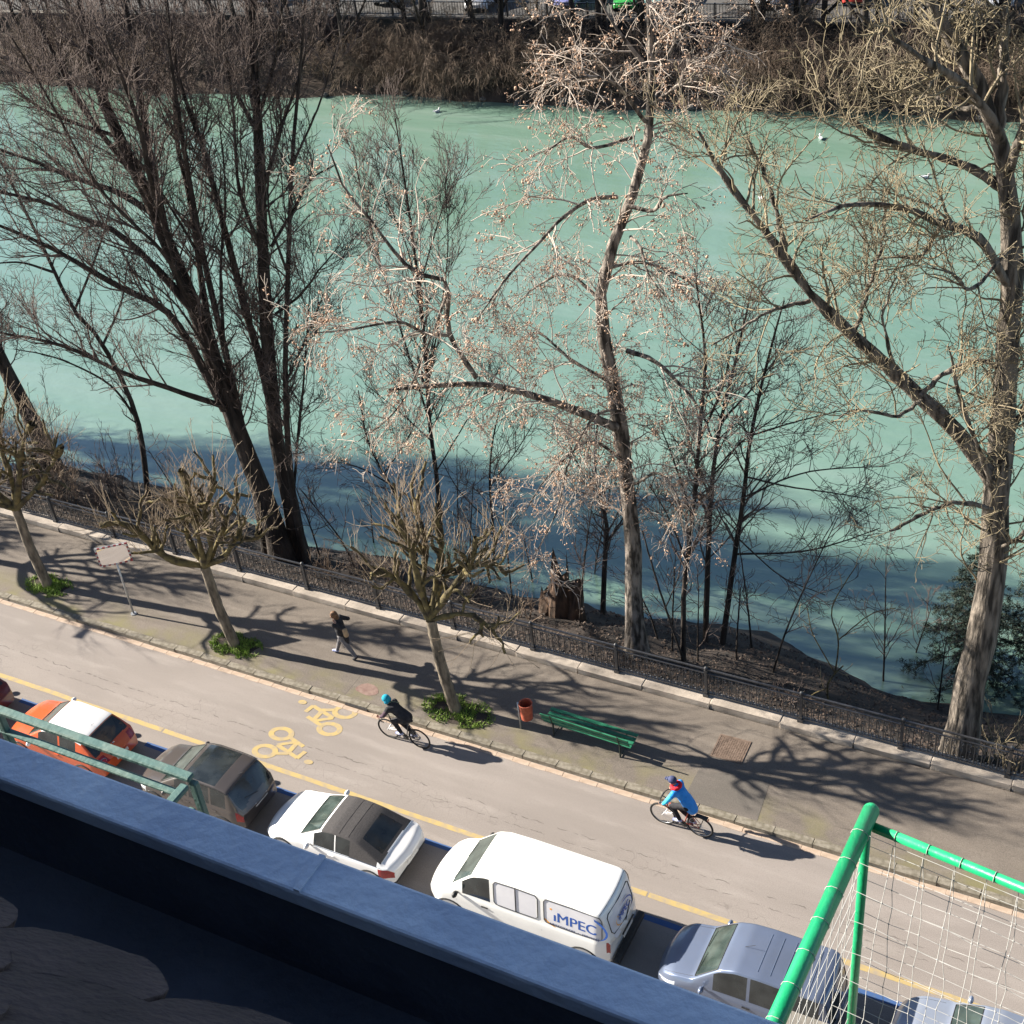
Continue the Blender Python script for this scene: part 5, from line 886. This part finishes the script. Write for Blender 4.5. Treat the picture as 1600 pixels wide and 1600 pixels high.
hatch('silver blue car parked behind the blue grey one beyond the football goal', -2.95, PC + .1, P_silver, 'cars parked along the kerb')
for px, py, c, lab in ((733, 14, (.72, .73, .76), 'white car parked on the far street facing the river'), (872, 10, (.30, .32, .62), 'lilac blue car parked on the far street'), (968, 14, (.06, .42, .09), 'bright green car parked on the far street'), (1012, 10, (.30, .62, .62), 'turquoise car parked on the far street'), (400, 5, (.55, .60, .72), 'pale blue car parked on the far street'), (590, 5, (.12, .12, .13), 'dark car parked on the far street'), (1190, 10, (.7, .7, .7), 'white car parked on the far street behind the brush'), (1330, 5, (.45, .05, .04), 'red car parked on the far street behind the brush'), (1560, 12, (.5, .53, .6), 'silver car parked on the far street behind the furrowed tree')):
    p = G(px, py, -1.0); r = hatch(lab, p[0], p[1] + 2.2, paint('far_paint', c), 'cars on the far street', mir=False); r.rotation_euler = (0, 0, math.pi / 2 + .11); r.location = (p[0], p[1] + .5, -1.5)
# ------------------------------------------------------------------ people, bicycles
def _sph(n=12, m=8):
    V = []; F = []
    for i in range(m + 1):
        for k in range(n): a = 2 * math.pi * k / n; t = math.pi * i / m; V.append((math.sin(t) * math.cos(a), math.sin(t) * math.sin(a), math.cos(t)))
    for i in range(m):
        for k in range(n): F.append((i * n + k, (i + 1) * n + k, (i + 1) * n + (k + 1) % n, i * n + (k + 1) % n))
    return np.array(V), F
SV, SF = _sph()
class Blob:
    """closed capsules and ellipsoids, fused into one skin by a voxel remesh"""
    def __init__(s): s.mb = MB()
    def cap(s, p, q, rp, rq, flat=None):
        p = np.array(p, float); q = np.array(q, float); d = q - p; d /= np.linalg.norm(d) + 1e-9; k = (SV @ d) >= 0; V = np.where(k[:, None], q + rq * SV, p + rp * SV); s.mb.add(V, SF); return s
    def chain(s, pts, rs):
        for i in range(len(pts) - 1): s.cap(pts[i], pts[i + 1], rs[i], rs[i + 1])
        return s
    def ell(s, c, r): s.mb.add(SV * np.array(r) + np.array(c), SF); return s
    def build(s, name, m_, parent, vox=.014, it=3):
        o = s.mb.build(name, m_, parent, True); r = o.modifiers.new('fuse', 'REMESH'); r.mode = 'VOXEL'; r.voxel_size = vox; r.use_smooth_shade = True; k = o.modifiers.new('soften', 'SMOOTH'); k.iterations = it; k.factor = .5; return o
M_skin = mat('skin', (0.42, 0.24, 0.17), (0.48, 0.29, 0.21), 12, 0.6); M_brownhair = mat('brown_hair', (0.09, 0.045, 0.022), (0.17, 0.09, 0.045), 40, 0.7); M_darkhair = mat('dark_hair', (0.02, 0.015, 0.012), (0.05, 0.035, 0.03), 40, 0.7)
M_black = mat('black_cloth', (0.012, 0.012, 0.015), (0.025, 0.024, 0.028), 14, 0.85); M_trouser = mat('grey_trousers', (0.13, 0.125, 0.13), (0.19, 0.18, 0.185), 12, 0.9); M_teal = mat('teal_knit', (0.0, 0.22, 0.34), (0.01, 0.30, 0.42), 60, 0.9, 0.4, 120); M_bluejk = mat('blue_jacket', (0.01, 0.21, 0.62), (0.015, 0.26, 0.72), 9, 0.55); M_skysl = mat('sky_blue_sleeve', (0.04, 0.46, 0.80), (0.05, 0.5, 0.84), 9, 0.55); M_redsc = mat('red_scarf', (0.62, 0.012, 0.03), (0.5, 0.01, 0.02), 20, 0.8); M_navy = mat('navy_cap', (0.03, 0.04, 0.10), (0.05, 0.06, 0.13), 20, 0.8); M_purple = mat('plum_sleeve', (0.045, 0.025, 0.04), (0.07, 0.04, 0.06), 14, 0.85); M_shoe = mat('white_blue_shoe', (0.55, 0.56, 0.62), (0.12, 0.16, 0.4), 9, 0.6); M_tan = mat('tan_bag', (0.32, 0.22, 0.13), (0.4, 0.28, 0.17), 10, 0.8)
def head(b, c, fwd, r=.098):                              # skull, jaw, nose, brow, ears
    c = np.array(c, float); f = np.array(fwd, float); f /= np.linalg.norm(f); sd = np.cross([0, 0, 1.], f); sd /= np.linalg.norm(sd); u = np.cross(f, sd)
    b.ell(c, (r, r, r * 1.12)); b.cap(c - u * .05 + f * .03, c - u * .095 + f * .045, .07, .045); b.cap(c + f * r * .92 + u * .0, c + f * r * 1.13 - u * .025, .012, .018); b.cap(c + f * r * .9 - u * .055 + sd * .02, c + f * r * .9 - u * .055 - sd * .02, .014, .014)
    for s in (-1, 1): b.ell(c + sd * s * r * .98 - u * .01, (.018, .018, .03)); b.ell(c + f * r * .86 + sd * s * .035 + u * .012, (.014, .014, .012))
def hand(b, wrist, d, side, curl=.8, sg=1):                # palm, four bent fingers, thumb from its side
    w_ = np.array(wrist, float); d = np.array(d, float); d /= np.linalg.norm(d); side = np.array(side, float); side -= d * (side @ d); side /= np.linalg.norm(side); dn = np.cross(d, side) * sg
    for k in (-1.5, -.5, .5, 1.5): b.cap(w_ + side * k * .012, w_ + d * .085 + side * k * .021, .016, .015)
    for k, l in ((-1.5, .062), (-.5, .075), (.5, .08), (1.5, .07)):
        p = w_ + d * .085 + side * k * .021; q = p + (d * math.cos(curl) + dn * math.sin(curl)) * l * .55; b.chain([p, q, q + (d * math.cos(2.1 * curl) + dn * math.sin(2.1 * curl)) * l * .5], [.0105, .0095, .008])
    p = w_ + d * .02 + side * .03; q = p + side * .03 + d * .03 + dn * .02; b.chain([p, q, q + d * .03 + dn * .025], [.014, .012, .009])
def person(name, label, loc, J, cols, rz=0.0):
    """J: joint dictionary; cols: materials and options"""
    root = empty(name, loc, rz, label, 'person'); A = {k: np.array(v, float) for k, v in J.items()}; sk = Blob()
    head(sk, A['head'], A['look']); sk.cap(A['neck'], A['head'] - np.array([0, 0, .05]), .055, .05); sk.chain([A['neck'], A['chest'], A['hip']], [.07, .12, .115])
    for s in 'LR':
        sk.chain([A['sh' + s], A['el' + s], A['wr' + s]], [.05, .04, .028]); sk.cap(A['chest'], A['sh' + s], .08, .05); sk.chain([A['hp' + s], A['kn' + s], A['an' + s]], [.075, .055, .04]); sk.cap(A['hip'], A['hp' + s], .1, .075); sk.cap(A['an' + s], A['to' + s], .04, .03)
        hd = A['hd' + s] if 'hd' + s in A else A['wr' + s] - A['el' + s]; hand(sk, A['wr' + s], hd, A['hs' + s] if 'hs' + s in A else (0, 1 if s == 'L' else -1, 0), cols.get('curl', .8))
    sk.build('body', M_skin, root, .009, 2)
    j = Blob(); j.chain([A['neck'] * .7 + A['chest'] * .3, A['chest'], A['belly'], A['hip']], [.12, .168, .16, .165])
    sd = A['shL'] - A['shR']; sd /= np.linalg.norm(sd)
    for s, sg in (('L', 1), ('R', -1)): j.cap(A['chest'] + sd * sg * .05, A['sh' + s], .14, .088); j.cap(A['belly'] + sd * sg * .055, A['hip'] + sd * sg * .05, .13, .135)
    if cols.get('long'): j.cap(A['hip'], A['hip'] + np.array(cols['long']), .17, .15)
    if 'sleeve' in cols: 
        sl = Blob()
        for s in 'LR': sl.chain([A['sh' + s] * .8 + A['el' + s] * .2, A['el' + s], A['el' + s] * .12 + A['wr' + s] * .88], [.078, .062, .046])
        sl.build('sleeves', cols['sleeve'], root, .012)
        for s in 'LR': j.cap(A['sh' + s], A['sh' + s] * .7 + A['el' + s] * .3, .084, .075)
    else:
        for s in 'LR': j.chain([A['sh' + s], A['el' + s], A['el' + s] * .12 + A['wr' + s] * .88], [.085, .066, .046])
    j.build('jacket', cols['top'], root, .013)
    t = Blob()
    for s in 'LR': t.chain([A['hp' + s], A['kn' + s], A['kn' + s] * .08 + A['an' + s] * .92], [.108, .076, .056]); t.cap(A['hip'], A['hp' + s], .145, .11)
    t.build('trousers', cols['leg'], root, .013)
    for s in 'LR': sh = Blob(); d = A['to' + s] - A['an' + s]; sh.chain([A['an' + s] - np.array([0, 0, .015]), A['an' + s] + d * .45 - np.array([0, 0, .015]), A['to' + s]], [.055, .05, .042]); sh.cap(A['an' + s] - d * .18 - np.array([0, 0, .03]), A['to' + s] + np.array([0, 0, -.01]), .038, .036); sh.build('shoe', cols.get('shoe' + s, cols['shoe']), root, .011)
    return root, A
Bk = {'tyre': M_tyre, 'spoke': mat('steel_spokes', (.5, .5, .52), None, 1, .3, metal=.9)}
def bicycle(name, label, loc, rz, fm, drop=True, fork=None, rack=False):
    root = empty(name, loc, rz, label, 'bicycle', None); r = .335; fx, rx = -.52, .5
    for x, nm in ((fx, 'wheel'), (rx, 'wheel')):
        wh = empty(nm, (x, 0, r)); wh.parent = root
        t = MB(); t.tube([(r * math.cos(a), 0, r * math.sin(a)) for a in np.linspace(0, 2 * math.pi, 41)[:-1]], .019 if drop else .024, 8, True); t.build('tyre', M_tyre, wh, True)
        t = MB(); t.tube([((r - .026) * math.cos(a), 0, (r - .026) * math.sin(a)) for a in np.linspace(0, 2 * math.pi, 41)[:-1]], .011, 6, True); t.build('rim', M_rim if not drop else M_trim, wh, True)
        t = MB()
        for k in range(24): a = 2 * math.pi * k / 24; t.tube([(.02 * math.cos(a + .5), .02 * (-1) ** k, .02 * math.sin(a + .5)), ((r - .03) * math.cos(a), 0, (r - .03) * math.sin(a))], .0022, 3)
        t.build('spokes', Bk['spoke'], wh); t = MB(); t.lathe([(.001, -.05), (.022, -.045), (.018, 0), (.022, .045), (.001, .05)], 10, (0, 0, 0), Matrix.Rotation(math.pi / 2, 3, 'X')); t.build('hub', M_rim, wh)
    bb = (.08, 0, .28); st = (.20, 0, .80); hd0 = (-.36, 0, .60 if drop else .62); hd1 = (-.40, 0, .78 if drop else .84)
    f = MB()
    for a, b_, rr in ((bb, st, .016), (bb, hd0, .019), (st, (hd1[0] + .01, 0, hd1[2] - .03), .016), (hd0, hd1, .022)): f.tube([a, b_], rr, 8)
    for s in (-1, 1): f.tube([bb, (rx, s * .06, r)], .011, 6); f.tube([st, (rx, s * .06, r)], .009, 6)
    f.build('frame', fm, root, True)
    f = MB()
    for s in (-1, 1): f.tube([(hd0[0], s * .045, hd0[2]), (-.42, s * .055, .5), (fx, s * .055, r)], [.016, .015, .011], 7)
    f.build('fork', fork or fm, root, True)
    f = MB(); f.tube([hd1, (hd1[0] - .01, 0, hd1[2] + .12), (hd1[0] - .1, 0, hd1[2] + .15)], .013, 7); f.build('stem', M_trim, root)
    hx, hz = hd1[0] - .1, hd1[2] + .15; f = MB()
    if drop:
        f.tube([(hx, -.21, hz), (hx, 0, hz), (hx, .21, hz)], .013, 7)
        for s in (-1, 1): f.tube([(hx, s * .21, hz), (hx - .09, s * .215, hz - .01), (hx - .10, s * .22, hz - .09), (hx - .03, s * .22, hz - .13), (hx + .05, s * .22, hz - .13)], .014, 7)
    else: f.tube([(hx + .08, -.29, hz + .03), (hx, -.15, hz + .02), (hx, .15, hz + .02), (hx + .08, .29, hz + .03)], .013, 7)
    f.build('handlebar', M_trim, root, True)
    f = MB(); f.tube([st, (.225, 0, .93)], .013, 7); f.build('seat_post', M_rim, root)
    f = MB(); f.sphere((.25, 0, .955), .13, 12, 8, (1.05, .55, .28)); f.tube([(.2, 0, .955), (.04, 0, .95)], [.045, .022], 8); f.build('saddle', M_black, root, True)
    cr = MB(); cr.lathe([(.001, -.006), (.095, -.006), (.095, .006), (.001, .006)], 24, (bb[0], -.05, bb[2]), Matrix.Rotation(math.pi / 2, 3, 'X')); cr.tube([(bb[0] + .09, -.05, bb[2] + .045), (rx, -.05, r + .04)], .005, 4); cr.tube([(bb[0] + .09, -.05, bb[2] - .06), (rx, -.05, r - .05)], .005, 4); cr.build('chainset', M_trim, root)
    for s, a in ((-1, 2.6), (1, 2.6 + math.pi)):
        e = (bb[0] + .17 * math.cos(a), s * .075, bb[2] + .17 * math.sin(a)); p = MB(); p.tube([(bb[0], s * .07, bb[2]), e], .011, 6); p.build('crank', M_rim, root); p = MB(); p.box((e[0], e[1] + s * .05, e[2]), (.09, .085, .018)); p.build('pedal', M_trim, root)
    if rack:
        p = MB(); p.box((.55, 0, .72), (.32, .11, .012)); p.tube([(.62, .06, .72), (rx, .065, r)], .006, 5); p.tube([(.62, -.06, .72), (rx, -.065, r)], .006, 5); p.build('rack', M_trim, root); p = MB(); p.box((.72, 0, .66), (.02, .07, .05)); p.build('rear_reflector', M_tail, root)
    return root, (hx, hz), bb
def pedal(bb, a, s): return np.array([bb[0] + .17 * math.cos(a), s * .125, bb[2] + .17 * math.sin(a)])
# cyclist in dark clothes on a racing bike
c1 = (G(607, 1150)[0] + G(662, 1170)[0]) / 2, (G(607, 1150)[1] + G(662, 1170)[1]) / 2
M_greyframe = paint('dark_bike_frame', (.03, .03, .035)); M_wfork = paint('white_fork', (.75, .75, .77)); M_redframe = paint('red_bike_frame', (.42, .05, .02))
bk, (hx, hz), bb = bicycle('bicycle', 'black racing bicycle with white fork ridden past the pollard grass patch', (c1[0], c1[1], 0), -.03, M_greyframe, True, M_wfork)
pl_, pr_ = pedal(bb, 2.6 + math.pi, 1), pedal(bb, 2.6, -1)
J = dict(head=(-.40, 0, 1.50), look=(-1, 0, -.25), neck=(-.30, 0, 1.36), chest=(-.17, 0, 1.27), belly=(.06, 0, 1.11), hip=(.20, 0, 1.02), shL=(-.26, .17, 1.31), shR=(-.26, -.17, 1.31), elL=(-.40, .24, 1.08), elR=(-.40, -.24, 1.08), wrL=(hx - .03, .215, hz + .045), wrR=(hx - .03, -.215, hz + .045), hdL=(-.9, 0, -.45), hdR=(-.9, 0, -.45), hpL=(.18, .085, .99), hpR=(.18, -.085, .99), knL=(-.14, .11, .66), knR=(-.20, -.11, .86), anL=pl_ + [.07, -.01, .10], anR=pr_ + [.07, .01, .10], toL=pl_ + [-.09, -.01, .05], toR=pr_ + [-.09, .01, .045])
r1, A = person('person', 'cyclist in black with a teal knitted cap bent over racing handlebars', (c1[0], c1[1], 0), J, dict(top=M_black, leg=M_black, shoe=M_shoe, sleeve=M_purple, curl=1.0), -.03)
h = A['head']; b_ = Blob(); b_.ell(h + [.008, 0, .03], (.122, .118, .118)); b_.cap(h + [.05, -.05, -.03], h + [.05, .05, -.03], .08, .08); b_.build('cap', M_teal, r1, .011)
line(r1, 'bag_strap', [(-.33, -.10, 1.42), (-.22, .02, 1.455), (-.08, .14, 1.36)], .016, mat('khaki_strap', (.16, .17, .11), None, 1, .9))
# cyclist in a blue jacket on a red bike
c2 = (G(1034, 1284)[0] + G(1098, 1307)[0]) / 2, (G(1034, 1284)[1] + G(1098, 1307)[1]) / 2
bk, (hx, hz), bb = bicycle('bicycle', 'red framed city bicycle with flat handlebar ridden beside the kerb', (c2[0], c2[1], 0), -.05, M_redframe, False, M_wfork, True)
pl_, pr_ = pedal(bb, 2.6 + math.pi, 1), pedal(bb, 2.6, -1)
J = dict(head=(-.22, 0, 1.66), look=(-1, 0, -.35), neck=(-.12, 0, 1.51), chest=(-.03, 0, 1.38), belly=(.13, 0, 1.17), hip=(.22, 0, 1.03), shL=(-.10, .20, 1.44), shR=(-.10, -.20, 1.44), elL=(-.24, .32, 1.22), elR=(-.24, -.32, 1.22), wrL=(hx + .15, .29, hz + .07), wrR=(hx + .15, -.29, hz + .07), hdL=(-.95, 0, -.3), hdR=(-.95, 0, -.3), hpL=(.19, .09, 1.0), hpR=(.19, -.09, 1.0), knL=(-.14, .11, .67), knR=(-.20, -.11, .87), anL=pl_ + [.07, -.01, .10], anR=pr_ + [.07, .01, .10], toL=pl_ + [-.09, -.01, .05], toR=pr_ + [-.09, .01, .045])
r2, A = person('person', 'cyclist in bright blue jacket with red scarf and navy cap on the red bicycle', (c2[0], c2[1], 0), J, dict(top=M_bluejk, leg=M_black, shoe=M_shoe, sleeve=M_skysl, curl=1.0, long=(.08, 0, -.14)), -.05)
h = A['head']; b_ = Blob(); b_.ell(h + [.005, 0, .035], (.118, .112, .10)); b_.build('cap', M_navy, r2, .011); b_ = Blob(); b_.cap(h + [-.11, -.03, .035], h + [-.11, .03, .035], .035, .035); b_.cap(h + [-.17, -.02, .02], h + [-.17, .02, .02], .028, .028); b_.build('cap_peak', M_navy, r2, .01); b_ = Blob()
for k in range(10): a = 2 * math.pi * k / 10; a2 = 2 * math.pi * (k + 1) / 10; b_.cap(A['neck'] + [.10 * math.cos(a), .12 * math.sin(a), .02 + .02 * math.cos(a)], A['neck'] + [.10 * math.cos(a2), .12 * math.sin(a2), .02 + .02 * math.cos(a2)], .055, .055)
b_.cap(A['neck'] + [.06, .04, -.01], A['neck'] + [.16, .08, -.10], .06, .05); b_.build('scarf', M_redsc, r2, .012)
# walking person in black with grey trousers, arms up to the face
pp = G(541, 1026, .12); J = dict(head=(-.13, 0, 1.60), look=(-.9, .4, -.1), neck=(-.06, 0, 1.45), chest=(-.02, 0, 1.31), belly=(.0, 0, 1.10), hip=(.03, 0, .95), shL=(-.06, .19, 1.38), shR=(-.02, -.19, 1.38), elL=(.12, .34, 1.24), elR=(.28, -.18, 1.30), wrL=(-.10, .24, 1.38), wrR=(.02, -.16, 1.46), hdL=(-.6, -.4, .5), hdR=(-.8, .2, .35), hpL=(.03, .09, .90), hpR=(.03, -.09, .90), knL=(-.17, .09, .52), knR=(.20, -.08, .50), anL=(-.33, .09, .115), anR=(.40, -.08, .15), toL=(-.47, .09, .07), toR=(.30, -.08, .045))
r3, A = person('person', 'brown haired walker in black top and grey trousers striding along the pavement', (pp[0], pp[1], .12), J, dict(top=M_black, leg=M_trouser, shoe=M_black, shoeL=M_shoe, sleeve=M_black, curl=.7), 0.1)
h = A['head']; b_ = Blob(); b_.ell(h + [.02, 0, .025], (.115, .112, .118)); b_.chain([h + [.08, 0, 0], h + [.10, 0, -.12], h + [.09, 0, -.20]], [.085, .07, .04]); b_.build('hair', M_brownhair, r3, .011)
b_ = Blob(); b_.chain([A['hip'] + [.10, -.05, .1], A['hip'] + [.16, -.06, -.18], A['hip'] + [.17, -.05, -.34]], [.10, .08, .04]); b_.build('tied_jacket', M_black, r3, .013)
b_ = Blob(); b_.chain([A['elR'] + [.02, -.03, -.02], A['elR'] + [.05, -.05, -.16]], [.075, .085]); b_.build('bag', M_tan, r3, .013)
# ------------------------------------------------------------------ street furniture
M_benchg = mat('green_bench_paint', (0.010, 0.115, 0.058), (0.03, 0.19, 0.105), 6, 0.45, 0.2, 30); M_cast = mat('dark_cast_iron', (0.014, 0.022, 0.018), (0.03, 0.035, 0.03), 14, 0.6); M_galv = mat('galvanised_steel', (0.36, 0.37, 0.38), (0.5, 0.51, 0.52), 10, 0.4, metal=.6); M_bin = mat('red_mesh_bin', (0.30, 0.055, 0.03), (0.42, 0.11, 0.06), 10, 0.6)
bl, br = G(866, 1152, .12), G(968, 1187, .12); bc = (bl + br) / 2; bench = empty('park_bench', (bc[0] - .02, bc[1] + .22, .12), -.03, 'green slatted park bench with its back to the road', 'bench')
def bpart(nm, c, d, rot=None, m_=M_benchg): w = MB(); w.box(c, d, rot); return bevel(w.build(nm, m_, bench), .008, 1)
LB = 2.62
for k, y in enumerate((-.06, .075, .21, .345)): bpart('seat_slat', (0, y, .45 - .012 * (3 - k) + .02 * (k == 3)), (LB, .11, .035))
RB = Matrix.Rotation(.28, 3, 'X')
for y, z in ((-.185, .60), (-.235, .77)): bpart('back_slat', (0, y, z), (LB, .035, .125), RB)
for x in (-1.0, 1.0):
    for y, z1 in ((-.14, .44), (.30, .43)): w = MB(); w.tube([(x, y * 1.08, 0), (x, y, z1)], .024, 8); w.build('leg', M_cast, bench)
    w = MB(); w.tube([(x, .36, .425), (x, -.10, .405), (x, -.165, .47), (x, -.27, .84)], .02, 8); w.build('bracket', M_cast, bench)
    w = MB(); w.tube([(x, -.15, .03), (x, .32, .03)], .014, 6); w.build('stretcher', M_cast, bench)
bn = G(814, 1138, .12); lb = empty('litter_bin', (bn[0], bn[1], .12), 0, 'small red mesh litter bin hung on a galvanised post beside the bench', 'bin')
w = MB(); w.tube([(0, 0, 0), (0, 0, .98)], .026, 10); w.build('post', M_galv, lb, True)
BR = .185; bcx, bcy = .20, .07
w = MB(); w.lathe([(BR * .88, .36), (BR * .92, .5), (BR, .88), (BR + .012, .885), (BR + .012, .905), (BR - .01, .905), (BR - .012, .88), (BR * .9, .5), (BR * .86, .375), (.001, .375)], 22, (bcx, bcy, .06)); w.build('basket', M_bin, lb, True)
w = MB(); w.lathe([(.001, .36), (BR * .88, .36)], 18, (bcx, bcy, .06)); w.build('basket_floor', M_bin, lb)
w = MB(); w.tube([(0, 0, .86), (bcx - BR * .9, bcy * .6, .86)], .012, 6); w.tube([(0, 0, .55), (bcx - BR * .85, bcy * .6, .55)], .012, 6); w.build('bracket', M_galv, lb)
w = MB(); w.sphere((bcx, bcy, .58), .13, 9, 6, (1, 1, .8)); w.build('bin_liner', M_galv, lb)
# traffic mirror
sg = G(209, 959, .12); tm = empty('traffic_mirror', (sg[0], sg[1], .12), math.radians(40), 'rectangular traffic mirror with red and white border on a grey pole', 'mirror')
w = MB(); w.tube([(0, 0, 0), (0, 0, 2.35)], .032, 10); w.build('pole', M_galv, tm, True); w = MB(); w.lathe([(.001, .03), (.09, .03), (.10, 0)], 12); w.build('base_plate', M_galv, tm)
tilt = Matrix.Rotation(.12, 3, 'X'); mw, mh = 1.0, .78; cz = 2.42; M_mirror = mat('mirror_glass', (.86, .86, .86), None, 1, .06, metal=1.0); M_redb = mat('red_border', (.24, .035, .045), None, 1, .5); M_whb = mat('white_border', (.45, .45, .46), None, 1, .5); M_back = mat('mirror_back', (.2, .2, .21), None, 1, .6)
n = 9; V = []; F = []
for i in range(n):
    for j in range(n): u, v = i / (n - 1) * 2 - 1, j / (n - 1) * 2 - 1; p = tilt @ Vector((u * (mw / 2 - .05), -.05 - .035 * (2 - u * u - v * v) / 2, v * (mh / 2 - .05))); V.append((p.x, p.y, p.z + cz))
for i in range(n - 1):
    for j in range(n - 1): F.append((i * n + j, (i + 1) * n + j, (i + 1) * n + j + 1, i * n + j + 1))
obj('mirror_glass', pyd('mirror_glass', V, F, True), M_mirror, tm)
w = MB(); w.box((0, 0, 0), (mw, .05, mh), tilt); w.V = [(a, b_ - .02, c + cz) for a, b_, c in w.V]; bevel(w.build('mirror_housing', M_back, tm), .01)
def seg(c, d, m_): w = MB(); p = tilt @ Vector(c); w.box((p.x, p.y, p.z + cz), d, tilt); w.build('border_stripe', m_, tm)
for k in range(12):
    for s in (-1, 1): seg((-mw / 2 + (k + .5) * mw / 12, -.055, s * (mh / 2 - .026)), (mw / 12 - .001, .024, .052), M_redb if k % 2 else M_whb)
for k in range(8):
    for s in (-1, 1): seg((s * (mw / 2 - .026), -.0555, -mh / 2 + .052 + (k + .5) * (mh - .104) / 8), (.052, .024, (mh - .104) / 8 - .001), M_whb if k % 2 else M_redb)
w = MB(); w.tube([(0, 0, 2.2), (0, -.02, 2.42)], .02, 8); w.build('bracket', M_galv, tm)
